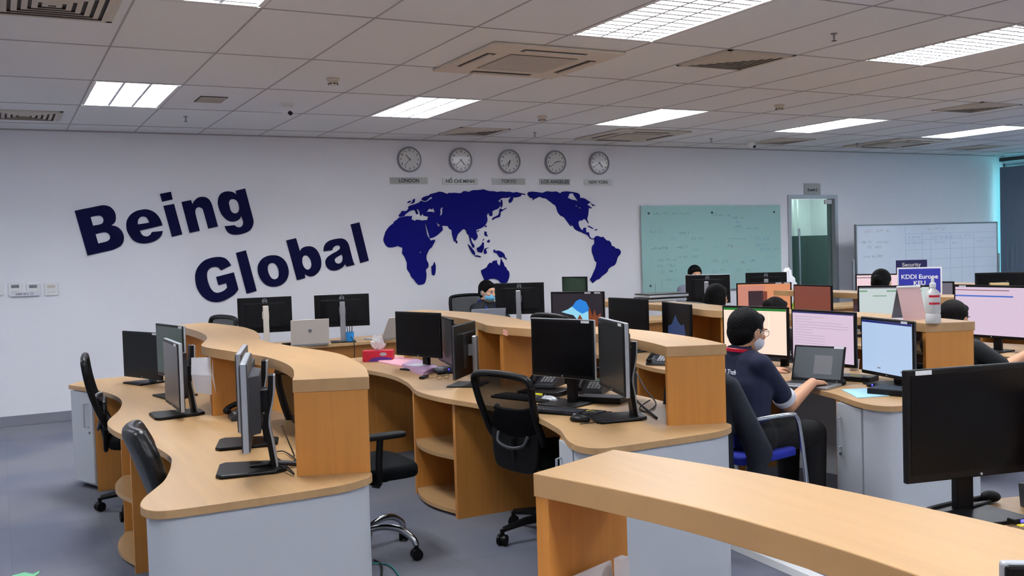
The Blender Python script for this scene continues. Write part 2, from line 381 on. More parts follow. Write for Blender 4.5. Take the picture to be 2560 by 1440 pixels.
def cassette(P, label, m='acw'):
    t = empty('air_conditioner', (P.x, P.y, CEIL), 0, label, 'air conditioner', 'ceiling cassette air conditioners'); v = MB(); s = .5
    v.prism([(-s, -s), (s, -s), (s, s), (-s, s)], -.022, 0); v.build('panel', m, t, bevel=.015)
    v = MB(); q = .26
    for k in range(22): v.bb((-q, -q+2*q*k/22, -.030), (q, -q+2*q*(k+.6)/22, -.022))
    v.bb((-q, -q, -.026), (q, q, -.0225)); v.build('intake_grille', 'vent', t)
    for k in range(4):
        R = Matrix.Rotation(k*PI/2, 4, 'Z'); v = MB(); v.use('ventd').bb((-.24, -.425, -.0235), (.24, -.355, -.022), R); v.use(m).box((0, -.395, -.030), (.46, .03, .008), 0, R); v.build('outlet_flap', None, t)
    return t
P = on(1316, 151, CEIL); cassette(P, 'large cream ceiling air conditioner between the two front lamps')
P = on(1580, 337, CEIL); cassette(P, 'beige ceiling air conditioner behind the third lamp of the far row', 'vent')
P = on(2240, 357, CEIL); cassette(P, 'brownish ceiling air conditioner behind the fourth and fifth far lamps', 'vent')
def detector(x, y, lb):
    P = on(x, y, CEIL); t = empty('smoke_detector', (P.x, P.y, CEIL), 0, lb, 'smoke detector', 'smoke detectors'); v = MB()
    v.lathe([(.05, 0), (.052, -.012), (.046, -.02)]); v.build('base', 'acw', t, smooth=True)
    v = MB(); v.lathe([(.036, -.02), (.034, -.045), (.02, -.052), (0, -.053)]); v.build('sensing_head', 'acw', t, smooth=True)
    v = MB(); [v.box((.035*math.cos(a), .035*math.sin(a), -.042), (.008, .012, .01), a) for a in [k*PI/4 for k in range(8)]]; v.build('vent_slots', 'dgrey', t)
detector(832, 196, 'cream smoke detector right of the square grille'); detector(1355, 290, 'cream smoke detector over the third clock'); detector(1948, 262, 'flat pale smoke detector among the right-hand ceiling tiles')
def camera_dome(x, y, lb):
    P = on(x, y, CEIL); t = empty('security_camera', (P.x, P.y, CEIL), 0, lb, 'security camera', 'ceiling cameras'); v = MB()
    v.lathe([(.06, 0), (.06, -.02), (.04, -.03)]); v.build('mount', 'whitep', t, smooth=True); v = MB(); v.ell((0, 0, -.055), (.048,)*3, 10); v.build('ball', 'whitep', t, smooth=True)
    v = MB(); v.tube([(.01, -.02, -.075), (.025, -.045, -.095)], .018, 12); v.build('lens', 'plastic_b', t, smooth=True)
camera_dome(716, 258, 'white ball camera hanging from the ceiling above the lettering'); camera_dome(1878, 350, 'small white ball camera close to the wall above the glass board')
def sprinkler(x, y, lb):
    P = on(x, y, CEIL); t = empty('sprinkler', (P.x, P.y, CEIL), 0, lb, 'sprinkler', 'fire sprinklers'); v = MB()
    v.lathe([(.022, 0), (.023, -.004), (.007, -.008), (.006, -.03), (.004, -.045)], 12); v.build('stem', 'steel', t, smooth=True)
    v = MB(); v.lathe([(.017, -.045), (.017, -.047), (.003, -.049)], 12); v.build('deflector', 'ventd', t)
sprinkler(464, 291, 'sprinkler head above the word Being'); sprinkler(1337, 331, 'sprinkler head above the clocks'); sprinkler(1778, 346, 'tiny sprinkler head above the glass board'); sprinkler(2085, 84, 'brown sprinkler head right of the largest lamp'); sprinkler(2143, 358, 'faint sprinkler head above the door sign')
# ---------------- lettering on the wall ----------------
def P2(s): v = [float(q) for q in s.replace(',', ' ').split()]; return list(zip(v[::2], v[1::2]))
def wxy(s, O, k, ref): return [(aty(O[0]+x*k, O[1]+y*k).x-ref.x, aty(O[0]+x*k, O[1]+y*k).z-ref.z) for x, y in P2(s)]
def letter(ch, word, loops, O, k):
    ref = aty(O[0]+100*k, O[1]+500*k); lp = [smooth(wxy(s, O, k, ref), 5, 38) for s in loops]
    o = curve_mesh('wall_letter', lp, 'navy', .012, Matrix.Translation((0, -.0065, 0)) @ WALLT); o.location = (ref.x, WALLY, ref.z)
    tag(o, 'large dark blue letter %s of the word %s on the wall' % (ch, word), 'letter', 'letters of %s' % word)
LB = ((180, 500), .10071); LI = ((390, 460), .10833); LG = ((480, 600), .11111); LL = ((700, 550), .11111)
letter('capital B', 'Being', ['65,270 250,228 450,190 620,155 760,132 860,140 950,175 1030,250 1075,340 1088,440 1075,530 1040,580 980,630 1080,648 1170,700 1240,780 1280,880 1285,980 1262,1060 1210,1135 1120,1190 1000,1240 800,1285 600,1330 385,1380',
  '460,425 560,400 660,388 720,400 765,445 780,500 765,560 720,595 640,618 520,637', '583,850 700,820 800,803 870,815 920,855 945,920 930,975 880,1018 780,1050 650,1078'], *LB)
letter('e', 'Being', ['2243,632 2215,540 2160,430 2080,335 1980,270 1850,232 1730,240 1600,270 1480,340 1400,430 1355,530 1345,640 1365,770 1430,890 1510,990 1610,1050 1720,1078 1850,1075 2000,1040 2120,980 2210,890 2255,768 1980,795 1950,850 1900,890 1840,903 1770,885 1720,840 1680,760 1900,710',
  '1635,605 1632,530 1660,460 1710,420 1770,410 1840,430 1885,490 1918,560 1780,585'], *LB)
letter('i', 'Being', ['88,230 340,178 382,358 140,410', '168,505 412,460 605,1165 368,1222'], *LI)
letter('n', 'Being', ['585,415 805,372 835,470 880,395 960,320 1060,297 1160,315 1230,370 1285,470 1320,590 1428,980 1205,1032 1090,620 1050,560 990,533 930,555 905,620 915,720 1007,1080 775,1130'], *LI)
letter('g', 'Being', ['1838,155 2052,102 2140,440 2235,800 2245,900 2215,1000 2150,1080 2050,1130 1920,1165 1800,1172 1700,1145 1630,1080 1580,975 1810,950 1850,985 1910,1000 1970,985 2005,930 2005,860 1965,735 1930,800 1860,850 1770,870 1670,850 1580,780 1500,680 1450,560 1425,440 1440,320 1490,230 1580,180 1680,172 1770,190 1850,245',
  '1685,480 1680,420 1710,365 1770,350 1840,370 1890,430 1918,530 1915,600 1885,655 1830,678 1770,665 1720,610'], *LI)
letter('capital G', 'Global', ['875,570 820,480 740,410 640,382 520,385 400,410 280,460 180,545 105,660 70,790 75,930 105,1070 170,1190 260,1290 370,1360 480,1393 600,1390 740,1350 880,1275 970,1205 1040,1110 990,920 935,728 540,830 590,1015 770,970 790,1070 740,1120 660,1165 570,1187 490,1165 420,1090 370,980 340,860 335,760 360,680 420,625 510,600 590,620 650,685'], *LG)
letter('l, the first one', 'Global', ['985,290 1208,232 1450,1145 1228,1205'], *LG)
letter('o', 'Global', ['1830,342 1930,355 2030,410 2110,500 2155,610 2172,720 2155,830 2100,930 2010,1005 1900,1045 1780,1048 1670,1010 1580,930 1510,820 1478,700 1480,590 1520,490 1600,405 1710,355', '1700,650 1710,575 1750,530 1810,518 1870,540 1920,610 1950,700 1950,790 1925,855 1870,885 1800,868 1745,800 1712,720'], *LG)
letter('b', 'Global', ['140,460 355,408 445,705 480,645 550,605 640,590 730,605 810,660 870,750 910,860 925,980 905,1090 850,1180 770,1250 690,1270 620,1255 550,1215 565,1305 380,1352', '495,920 500,850 540,795 600,795 650,840 690,910 705,1000 690,1070 640,1118 580,1105 530,1050 500,980'], *LL)
letter('a', 'Global', ['975,705 985,610 1020,535 1090,475 1200,435 1320,415 1400,418 1470,450 1520,510 1550,580 1590,740 1640,930 1678,1005 1500,1050 1455,990 1420,1045 1350,1095 1260,1132 1170,1135 1090,1100 1035,1030 1018,940 1040,870 1090,815 1180,755 1280,700 1345,650 1352,610 1330,575 1280,570 1220,595 1180,640 1170,680', '1385,775 1405,840 1400,910 1370,960 1310,985 1250,965 1222,910 1235,865 1300,820'], *LL)
letter('l, the last one', 'Global', ['1583,100 1780,52 1993,915 1803,970'], *LL)
# ---------------- world map ----------------
MR = aty(1250, 600); MT = empty('world_map', (MR.x, WALLY, MR.z), 0, 'dark blue world map cut-out on the wall below the clocks', 'wall map')
CR = {1: ((950, 465), .09029), 2: ((950, 580), .1007), 3: ((1120, 465), .09375), 4: ((1120, 570), .10417), 5: ((1310, 465), .10068), 6: ((1430, 570), .10417)}
def land(name, *loops):
    out = []
    for lp in loops:
        pts = []
        for c, s in lp: pts += wxy(s, CR[c][0], CR[c][1], MR)
        out.append(smooth(pts, 2, 50))
    curve_mesh(name, out, 'mapb', .012, Matrix.Translation((0, -.0065, 0)) @ WALLT, MT)
land('landmass', [(1, '515,885 460,935 390,985 360,1040 290,1090 230,1150 180,1220 140,1290 120,1370'),
 (2, '105,90 80,190 110,280 160,350 220,385 340,375 440,348 500,378 548,385 555,450 545,530 600,610 640,700 665,780 665,900 690,960 740,1030 770,1110 840,1180 890,1250 950,1312 1000,1305 1080,1290 1120,1230 1140,1150 1145,1030 1130,965 1150,910 1190,880 1198,800 1175,740 1150,690 1145,600 1165,540 1220,430 1280,380 1320,300 1350,250 1362,190 1300,200 1250,215 1225,170 1180,110 1155,50'),
 (1, '1290,1330 1270,1220 1250,1110 1248,1040 1262,1040 1290,1150 1320,1250 1350,1350'), (2, '1200,20 1215,90 1235,160 1310,140 1400,90'),
 (1, '1570,1370 1650,1300 1710,1240 1730,1195 1705,1110 1660,1080 1620,1135 1580,1090 1560,1010 1575,1005 1610,1060 1650,1070 1710,1100 1790,1100 1880,1110 1910,1180 1980,1220 1990,1330'),
 (2, '1785,60 1810,150 1840,240 1870,235 1895,140 1915,70'), (3, '240,1320 260,1280 330,1210 380,1160 440,1150 480,1190 500,1270 550,1320'),
 (4, '510,250 530,330 560,400 590,470 625,470 620,410 590,370 560,320 540,240 575,235 600,270 635,305 690,255 705,190 685,130 672,90 675,50'),
 (3, '750,1165 840,1140 920,1100 990,1030 1040,940 1040,850 1025,790 1060,725 1085,735 1110,800 1150,810 1178,770 1170,690 1210,650 1290,625 1350,580 1385,500 1380,430 1330,405 1400,340 1470,320 1590,318 1640,290 1670,290 1640,340 1612,380 1620,430 1640,460 1700,410 1725,350 1730,310 1850,300 1940,270 1940,235 1990,230 2040,240 2060,215 1960,195 1880,178 1820,160 1750,175 1690,170 1640,152 1560,155 1400,145 1330,155 1260,155 1230,140 1120,138 1040,125 990,105 920,90 860,102 740,110 640,115 560,150 500,150 480,138 400,140 350,185 250,190 150,180 60,190'),
 (1, '1960,195 1900,190 1850,220 1780,190 1700,165 1620,158 1560,180 1480,200 1390,225 1340,265 1270,280 1200,305 1145,350 1160,390 1230,420 1290,400 1350,340 1420,290 1445,345 1380,370 1310,420 1230,440 1170,425 1120,405 1095,445 1020,480 920,515 850,535 775,575 785,620 740,680 690,695 600,690 560,760 515,800 525,845 600,850 660,830 700,780 750,745 830,690 940,665 970,700 1000,770 1015,790 1050,755 1020,690 1015,640 1050,650 1090,710 1100,770 1115,830 1150,800 1180,760 1200,820 1260,840 1330,850 1300,940 1220,945 1150,955 1070,935 990,935 965,970 920,945 865,925 880,830 800,835 710,835 620,860 560,865')],
 [(1, '1285,720 1320,670 1370,620 1410,650 1440,640 1475,605 1490,670 1515,720 1460,725 1390,710')], [(1, '1650,810 1665,740 1660,650 1690,605 1755,600 1720,640 1725,720 1700,810')], [(2, '980,500 995,470 1012,500 997,540')])
land('landmass', [(5, '80,205 105,155 170,140 300,148 400,165 470,165 560,130 680,145 790,135 850,165 900,185 940,145 1060,135 1180,150 1280,165 1360,200 1380,250 1385,300 1440,295 1520,325 1600,380 1655,410 1610,425 1560,465 1600,490 1675,545 1655,560 1600,535 1590,650 1580,740 1558,820 1598,925 1575,910 1520,830 1460,825 1440,855 1370,860 1340,900 1350,970 1390,1050 1450,1110 1470,1050 1490,1035 1532,1035 1530,1110 1545,1150 1605,1150 1620,1240 1660,1300 1730,1300 1790,1240 1850,1250 1900,1270 1960,1260'),
 (6, '780,255 830,300 880,305 920,350 945,430 1000,445 1040,490 1100,495 1150,540 1160,590 1140,640 1090,700 1060,800 1040,850 1000,900 930,930 860,990 850,1030 800,1090 700,1160 650,1220 590,1240 540,1280 490,1320 425,1240 470,1160 510,1070 560,960 580,880 585,820 540,780 515,690 480,600 470,520 485,430 530,380 530,290 520,260 460,265 420,240 385,190 330,150 270,130'),
 (5, '1430,1150 1320,1110 1250,1060 1210,990 1150,920 1180,995 1150,990 1080,900 1030,830 980,770 900,735 830,640 800,540 770,480 720,450 650,390 600,360 550,315 460,300 380,270 320,295 260,320 200,360 220,310 150,290 120,260')],
 [(5, '1070,290 1100,250 1110,210 1160,180 1215,190 1245,250 1310,340 1345,415 1290,360 1180,340')], [(5, '1265,505 1280,470 1330,505')], [(5, '1345,550 1370,515 1415,560')])
land('landmass', [(4, '790,1015 860,980 925,940 950,890 1000,830 1045,845 1080,790 1170,775 1170,830 1200,880 1235,905 1250,850 1265,735 1300,800 1335,860 1345,910 1390,950 1410,1000 1450,1040 1467,1110 1455,1200 1410,1310 1280,1330 1200,1250 1100,1215 980,1230 880,1300 850,1200 800,1090')])
for c, s in [(1, '745,470 790,420 855,405 830,450 780,470'), (1, '955,350 960,400 945,460 880,490 830,495 890,440 900,380'), (2, '1340,740 1375,830 1372,980 1350,1070 1320,1080 1285,1050 1275,930 1272,850 1315,820'), (2, '1895,205 1920,250 1900,290 1875,255'),
 (3, '765,1210 815,1175 820,1195 780,1225'), (3, '985,1045 1020,1060 1015,1105 990,1080'), (3, '1405,370 1430,370 1448,480 1425,575 1400,560'), (3, '1390,600 1420,610 1440,635 1555,580 1555,595 1420,680 1395,690 1392,750 1370,830 1290,850 1220,880 1190,910 1170,890 1190,850 1230,825 1310,790 1350,750 1365,690 1360,655'),
 (4, '875,80 920,95 920,140 950,205 890,190 870,145'), (4, '980,275 1000,320 970,355 920,325'), (4, '858,255 865,265 835,310 830,300'), (4, '830,335 860,375 850,420 855,480 830,540 810,590 740,580 705,555 685,480 740,455 800,400'), (4, '880,490 960,470 970,478 915,500 905,520 930,600 870,630 855,560'),
 (4, '465,385 520,430 570,490 610,540 640,590 640,650 610,640 560,580 510,480'), (4, '640,655 730,660 790,695 780,705 650,680'), (4, '1085,530 1115,515 1140,560 1180,540 1240,550 1310,590 1350,640 1360,690 1410,745 1380,745 1310,685 1265,715 1220,690 1170,610 1130,595 1100,590'),
 (5, '1660,430 1700,460 1775,480 1700,495'), (5, '1575,1000 1600,990 1715,1050 1700,1065'), (5, '1745,1090 1790,1070 1820,1085 1770,1105')]:
    land('island', [(c, s)])
# ---------------- clocks and city plates ----------------
M['clockface'] = mat('clock_face', (222, 221, 220), .3, coat=.25); M['clockrim'] = mat('clock_rim', (150, 150, 158), .4, metal=.1)
M['ink'] = mat('black_ink', (20, 20, 24), .5)
def clock(x, y, hh, mm, city):
    P = aty(x, y); t = empty('wall_clock', P, 0, 'round grey-rimmed wall clock above the %s plate' % city, 'clock', 'world time clocks'); R = .148
    T = Matrix.Rotation(PI/2, 4, 'X')
    v = MB(); v.lathe([(R*.9, 0), (R, .004), (R, .03), (R*.97, .04), (R*.90, .042), (R*.87, .03)], 40, T, False); v.build('rim', 'clockrim', t, smooth=True)
    v = MB(); v.lathe([(R*.89, .018), (R*.89, .024)], 40, T); v.build('face', 'clockface', t)
    for k in range(1, 13):
        a = PI/2-k*PI/6; text('numeral', str(k), .032, 'ink', Matrix.Translation((R*.72*math.cos(a), -.0245, R*.72*math.sin(a))) @ WALLT, t, .001, .0008)
    for nm, a, l, w in (('hour_hand', PI/2-(hh+mm/60)*PI/6, .072, .008), ('minute_hand', PI/2-mm*PI/30, .10, .0045)):
        v = MB(); v.bb((-.015, -w/2, 0), (l, w/2, .002)); o = v.build(nm, 'ink', t)
        o.data.transform(Matrix.Translation((0, -.027 if nm[0] == 'h' else -.030, 0)) @ WALLT @ Matrix.Rotation(a, 4, 'Z'))
clock(1022, 399, 10, 37, 'LONDON'); clock(1150, 401, 4, 38, 'HỒ CHÍ MINH'); clock(1272, 404, 6, 38, 'TOKYO'); clock(1387, 406, 2, 39, 'LOS ANGELES'); clock(1496, 408, 4, 40, 'NEW YORK')
M['plate'] = mat('brushed_plate', (158, 156, 152), .3, metal=.25)
def plate(x, y, w, s, tw):
    P = aty(x, y); t = empty('city_plate', P, 0, 'narrow metal plate reading %s' % s, 'sign', 'city name plates'); v = MB(); v.bb((-w/2, -.006, -.038), (w/2, 0, .038)); v.build('plate', 'plate', t, bevel=.001)
    o = text('lettering', s, .058, 'ink', Matrix.Translation((0, -.0065, 0)) @ WALLT, t, .001, .0012)
    k = tw/(max(q.co.x for q in o.data.vertices)-min(q.co.x for q in o.data.vertices)); o.data.transform(Matrix.Diagonal((k, 1, 1, 1)))
plate(1022, 452, .47, 'LONDON', .25); plate(1150, 453.5, .46, 'HỒ CHÍ MINH', .37); plate(1271, 454, .46, 'TOKYO', .20); plate(1387, 455, .44, 'LOS ANGELES', .40); plate(1495, 456, .43, 'NEW YORK', .30)
# ---------------- wall switches / thermostats at far left ----------------
for k, x in enumerate((-10, 38, 83, 128)):
    P = aty(x, 723); t = empty('wall_thermostat', P, 0, 'small white wall controller, %s of the row at far left' % ('cut off by the frame', 'second', 'third', 'rightmost')[k], 'wall control', 'air conditioning controllers'); v = MB()
    v.bb((-.062, -.018, -.062), (.062, 0, .062)); v.build('case', 'whitep', t, bevel=.006); v = MB(); v.bb((-.035, -.0195, .012), (.035, -.018, .042)); v.build('display', 'grey' if k < 3 else 'vent', t)
    v = MB(); [v.bb((-.03+.024*j, -.020, -.03), (-.016+.024*j, -.018, -.02)) for j in range(3)]; v.build('buttons', 'vent', t)
P = aty(62, 735); t = empty('paper_notice', P, 0, 'white paper strip reading KEEP 26°C under the wall controllers', 'notice'); t.location.y -= .021; v = MB(); v.bb((-.13, -.001, -.02), (.13, 0, .02)); v.build('strip', 'paper', t)
text('lettering', 'KEEP 26°C ☺', .026, 'ink', Matrix.Translation((0, -.0015, 0)) @ WALLT, t, .0005, .0004)
# ---------------- glass writing board ----------------
A = aty(1598, 514); B = aty(1950, 735); gx0, gx1, gz0, gz1 = A.x, B.x, .935, aty(1600, 515).z
M['gboard'] = mat('frosted_green_glass', (160, 196, 192), .12, coat=.4)
t = empty('glass_board', ((gx0+gx1)/2, WALLY-.002, (gz0+gz1)/2), 0, 'pale green glass writing board covered in faint notes', 'writing board'); cx, cz = t.location.x, t.location.z
v = MB(); v.bb((gx0-cx, -.036, gz0-cz), (gx1-cx, -.028, gz1-cz)); v.build('glass_sheet', 'gboard', t)
for px in (gx0+.12, (gx0+gx1)/2-.03, gx1-.12):
    for pz in (gz0+.1, gz1-.1): v = MB(); v.lathe([(.014, -.001), (.014, .012)], 12, Matrix.Translation((px-cx, -.034, pz-cz)) @ Matrix.Rotation(PI/2, 4, 'X')); v.tube([(px-cx, -.03, pz-cz), (px-cx, 0, pz-cz)], .008, 8); v.build('standoff_bolt', 'dgrey', t)
def scribbles(items, name, parent, cx, cz, y, s=1.0):
    """marker notes: rows of small strokes as handwriting; (x,y,width,height,colour) in photo pixels"""
    by = {}
    for x, yy_, w, h, c in items:
        A = aty(x, yy_, y); B_ = aty(x+w, yy_+h, y); bb = by.setdefault(c, MB()); zt, zb = A.z, B_.z; ht = zt-zb
        if w < 8 or h < 3:      # a drawn line or arrow
            R = Matrix.Translation(((A.x+B_.x)/2-cx, 0, (zt+zb)/2-cz)) @ Matrix.Rotation(-math.atan2(zb-zt, B_.x-A.x) if h < 3 else 0, 4, 'Y'); bb.box((0, 0, 0), (B_.x-A.x if h < 3 else .004, .0006, .003 if h < 3 else ht), 0, R); continue
        step = ht*.42; px = A.x; gap = 0; rows = 1
        while px < B_.x:
            gap += 1
            if gap > random.randint(4, 8): px += step*1.6; gap = 0; continue
            pts = [(px+random.random()*step*.9, zb+random.random()*ht*.9+ht*.05) for _ in range(3)]
            for (xa, za), (xb, zb_) in zip(pts, pts[1:]):
                L = math.hypot(xb-xa, zb_-za)+.002
                R = Matrix.Translation(((xa+xb)/2-cx, 0, (za+zb_)/2-cz)) @ Matrix.Rotation(-math.atan2(zb_-za, xb-xa), 4, 'Y'); bb.box((0, 0, 0), (L, .0006, .0034*s), 0, R)
            px += step
    for c, bb in by.items(): o = tag(bb.build(name, c, parent), kind='stuff'); o.data.transform(Matrix.Translation((0, y-WALLY-.0004 if parent is t else 0, 0)))
M['mk_g'] = mat('green_marker', (96, 134, 130), .7); M['mk_b'] = mat('blue_marker', (112, 156, 190), .7); M['mk_r'] = mat('red_marker', (188, 146, 156), .7); M['mk_k'] = mat('black_marker', (80, 98, 100), .7)
gi = [(1633, 530, 90, 8, 'mk_g'), (1835, 513, 92, 9, 'mk_r'), (1780, 533, 10, 7, 'mk_g'), (1796, 535, 28, 6, 'mk_g'), (1830, 540, 28, 8, 'mk_k'), (1838, 551, 12, 9, 'mk_b'), (1836, 562, 16, 10, 'mk_k'), (1840, 574, 10, 10, 'mk_b'), (1866, 568, 30, 6, 'mk_g'),
      (1625, 574, 28, 10, 'mk_g'), (1698, 578, 24, 9, 'mk_k'), (1674, 592, 20, 8, 'mk_b'), (1728, 593, 30, 7, 'mk_g'), (1629, 617, 40, 8, 'mk_k'), (1690, 614, 26, 8, 'mk_k'), (1732, 622, 16, 5, 'mk_g'), (1730, 638, 18, 6, 'mk_g'), (1786, 613, 8, 8, 'mk_b'),
      (1885, 592, 34, 8, 'mk_b'), (1886, 608, 44, 7, 'mk_b'), (1898, 620, 46, 6, 'mk_b'), (1914, 640, 26, 8, 'mk_b'), (1642, 646, 46, 7, 'mk_g'), (1642, 660, 50, 8, 'mk_g'), (1642, 674, 18, 14, 'mk_g'), (1672, 675, 20, 6, 'mk_k'), (1694, 640, 26, 6, 'mk_g'),
      (1816, 610, 14, 10, 'mk_k'), (1822, 596, 44, 2, 'mk_k'), (1822, 618, 36, 2, 'mk_r'), (1777, 647, 22, 10, 'mk_k'), (1806, 640, 14, 22, 'mk_g'), (1828, 634, 26, 12, 'mk_r'), (1850, 652, 14, 8, 'mk_k'), (1876, 648, 16, 7, 'mk_k'), (1838, 672, 16, 8, 'mk_g'), (1868, 670, 14, 12, 'mk_g'), (1782, 674, 10, 8, 'mk_g'), (1800, 672, 12, 8, 'mk_g'), (1636, 708, 4, 24, 'mk_k'), (1652, 702, 6, 20, 'mk_g'), (1662, 696, 16, 8, 'mk_g'), (1684, 696, 14, 7, 'mk_g'), (1836, 688, 14, 6, 'mk_r')]
scribbles(gi, 'marker_writing', t, cx, cz, WALLY-.0365)
# ---------------- glass door with the meeting room beyond ----------------
w = DX1-DX0
b = MB(); b.bb((DX0-.05, WALLY-.02, 0), (DX0+.006, WALLY+.08, DZ1+.05)); b.bb((DX1-.006, WALLY-.02, 0), (DX1+.05, WALLY+.08, DZ1+.05)); b.bb((DX0, WALLY-.02, DZ1-.006), (DX1, WALLY+.08, DZ1+.05))
d = struct(b, 'door_1', 'silver')
b = MB(); b.bb((DX0+.06, WALLY+.05, .01), (DX1-.01, WALLY+.062, DZ1-.01)); b.build('glass_leaf', 'glassg', d)
b = MB(); hx = DX0+.17; b.tube([(hx, WALLY+.0, .75), (hx, WALLY+.0, 1.75)], .014, 10); [b.tube([(hx, WALLY, z), (hx, WALLY+.055, z)], .009, 8) for z in (.95, 1.55)]; b.build('pull_handle', 'chrome', d, smooth=True)
b = MB(); b.bb((DX1-.16, WALLY+.02, DZ1-.08), (DX1-.03, WALLY+.05, DZ1-.02)); b.build('patch_fitting', 'whitep', d)
b = MB(); b.bb((DX0-1, WALLY+2.1, 0), (DX1+1.6, WALLY+2.2, 2.6)); b.bb((DX0-1.1, WALLY+.15, 0), (DX0-1, WALLY+2.2, 2.6)); b.bb((DX1+1.6, WALLY+.15, 0), (DX1+1.7, WALLY+2.2, 2.6)); b.bb((DX0-1.1, WALLY+.15, 2.6), (DX1+1.7, WALLY+2.2, 2.7)); struct(b, 'wall_meeting_room', 'wall')
L = bpy.data.lights.new('meeting_room_fill', 'AREA'); L.shape = 'RECTANGLE'; L.size = .5; L.size_y = .5; L.energy = 26; L.color = (.92, 1, .97); o = bpy.data.objects.new('meeting_room_fill', L); COL.objects.link(o); o.location = (DX1+.9, WALLY+1.2, 2.59)  # unseen area light, added to brighten the room behind the door
tag(o, 'unseen added light that brightens the meeting room behind the glass door', 'ceiling lamp')
t = empty('vertical_blind', ((DX0+DX1)/2+.7, WALLY+1.6, 2.3), 0, 'pale green vertical blind seen through the glass door', 'blind'); v = MB()
for k in range(16): v.box((-.95+.1*k, 0, -1.1), (.088, .004, 2.2), .5)
v.build('slats', mat('green_grey_blind', (196, 198, 196), .8), t); v = MB(); v.bb((-1, -.03, 0), (.7, .03, .04)); v.build('head_rail', 'silver', t)
t = empty('partition_screen', (DX1+.25, WALLY+.9, 0), 0, 'dark green panel standing behind the glass door', 'partition'); v = MB(); v.bb((-.45, -.02, .05), (.5, .02, 1.65)); v.build('panel', mat('dark_green_fabric', (112, 134, 130), .9), t); v = MB(); v.bb((-.45, -.15, 0), (-.4, .15, .05)); v.bb((.45, -.15, 0), (.5, .15, .05)); v.build('foot', 'dgrey', t)
P = aty(2030, 475); t = empty('room_sign', P, 0, 'small grey sign reading Room 2 above the glass door', 'sign'); v = MB(); v.bb((-.16, -.008, -.095), (.16, 0, .095)); v.build('plate', 'plate', t); text('lettering', 'Room 2', .06, 'ink', Matrix.Translation((0, -.009, 0)) @ WALLT, t, .001, .001)
# ---------------- mobile whiteboard ----------------
WBY = 10.25; A = aty(2140, 565, WBY); B = aty(2489, 557, WBY); wz0 = 0.62; wz1 = A.z; wx0, wx1 = A.x, B.x; cx, cz = (wx0+wx1)/2, (wz0+wz1)/2
t = empty('mobile_whiteboard', (cx, WBY, 0), 0, 'large white board on a stand with a hand-drawn table', 'whiteboard')
v = MB(); v.bb((wx0-cx, -.012, wz0), (wx1-cx, .012, wz1)); v.build('board', mat('white_enamel', (206, 214, 226), .3, coat=.3), t)
v = MB(); f = .022
for a, b_ in (((wx0-cx-f, wz0-f), (wx0-cx, wz1+f)), ((wx1-cx, wz0-f), (wx1-cx+f, wz1+f)), ((wx0-cx, wz1), (wx1-cx, wz1+f)), ((wx0-cx, wz0-f), (wx1-cx, wz0))): v.bb((a[0], -.02, a[1]), (b_[0], .02, b_[1]))
v.build('frame', 'alu', t, bevel=.003)
for s in (-1, 1):
    x = s*((wx1-wx0)/2+.06); v = MB(); v.tube([(x, 0, .05), (x, 0, 1.28)], .02, 10); v.tube([(x, -.3, .06), (x, .3, .06)], .02, 10); v.tube([(x, 0, 1.0), (x-s*.05, 0, 1.0)], .012, 8); o = v.build('stand_leg', 'alu', t, smooth=True)
    for yq in (-.28, .28): v = MB(); v.ell((x, yq, .03), (.028, .028, .028), 8); v.build('castor', 'plastic_b', o)
v = MB()
for px in (2262, 2304, 2325, 2374, 2402, 2433): v.bb((aty(px, 600, WBY).x-cx-.002, -.0135, wz0+.02), (aty(px, 600, WBY).x-cx+.002, -.0125, aty(px, 582, WBY).z if px > 2262 else wz1-.02))
for py in (581, 596, 620, 644, 668): v.bb((aty(2262, py, WBY).x-cx, -.0135, aty(2400, py, WBY).z-.0018), (wx1-cx-.01, -.0125, aty(2400, py, WBY).z+.0018))
v.build('ruled_lines', mat('blue_grey_rule', (146, 172, 196), .7), t)
wi_ = [(2160, 572, 62, 10, 'mk_r'), (2150, 601, 28, 8, 'mk_g'), (2192, 602, 30, 7, 'mk_g'), (2166, 614, 44, 7, 'mk_g'), (2158, 638, 46, 6, 'mk_g'), (2316, 568, 46, 8, 'mk_r'), (2266, 604, 46, 6, 'mk_b'), (2330, 588, 70, 7, 'mk_b'), (2336, 602, 26, 6, 'mk_b'), (2380, 604, 16, 6, 'mk_b'), (2408, 584, 18, 6, 'mk_b'), (2440, 600, 20, 6, 'mk_b'), (2268, 590, 30, 5, 'mk_b')]
scribbles(wi_, 'marker_writing', t, cx, 0, WBY-.0126)
for o in t.children:
    if o.name.startswith('marker'): o.data.transform(Matrix.Translation((0, -(WBY-.0126-WALLY-.0004)-.0135, 0)))
# ---------------- curved workstations ----------------
DZ, DT, CT, CTH = .715, .030, 1.09, .05
LEFT = [(.407, 7.52), (.506, 7.26), (.565, 7.05), (.615, 6.8), (.64, 6.58), (.632, 6.33), (.585, 6.03), (.52, 5.78), (.482, 5.6), (.478, 5.42), (.50, 5.22), (.55, 5.0), (.60, 4.75), (.628, 4.45), (.606, 4.27), (.575, 4.12), (.535, 3.97), (.485, 3.85), (.437, 3.74), (.410, 3.65), (.405, 3.58), (.425, 3.52), (.47, 3.487), (.6, 3.478), (.98, 3.482), (1.1, 3.495), (1.19, 3.535), (1.245, 3.59), (1.262, 3.66)]
CR_ = [(1.262, 3.63), (1.325, 3.83), (1.38, 4.05), (1.425, 4.35), (1.445, 4.57), (1.43, 4.8), (1.39, 5.02), (1.36, 5.27), (1.335, 5.5), (1.345, 5.77), (1.40, 6.0), (1.45, 6.28), (1.48, 6.56), (1.485, 6.88), (1.436, 7.25), (1.37, 7.6)]
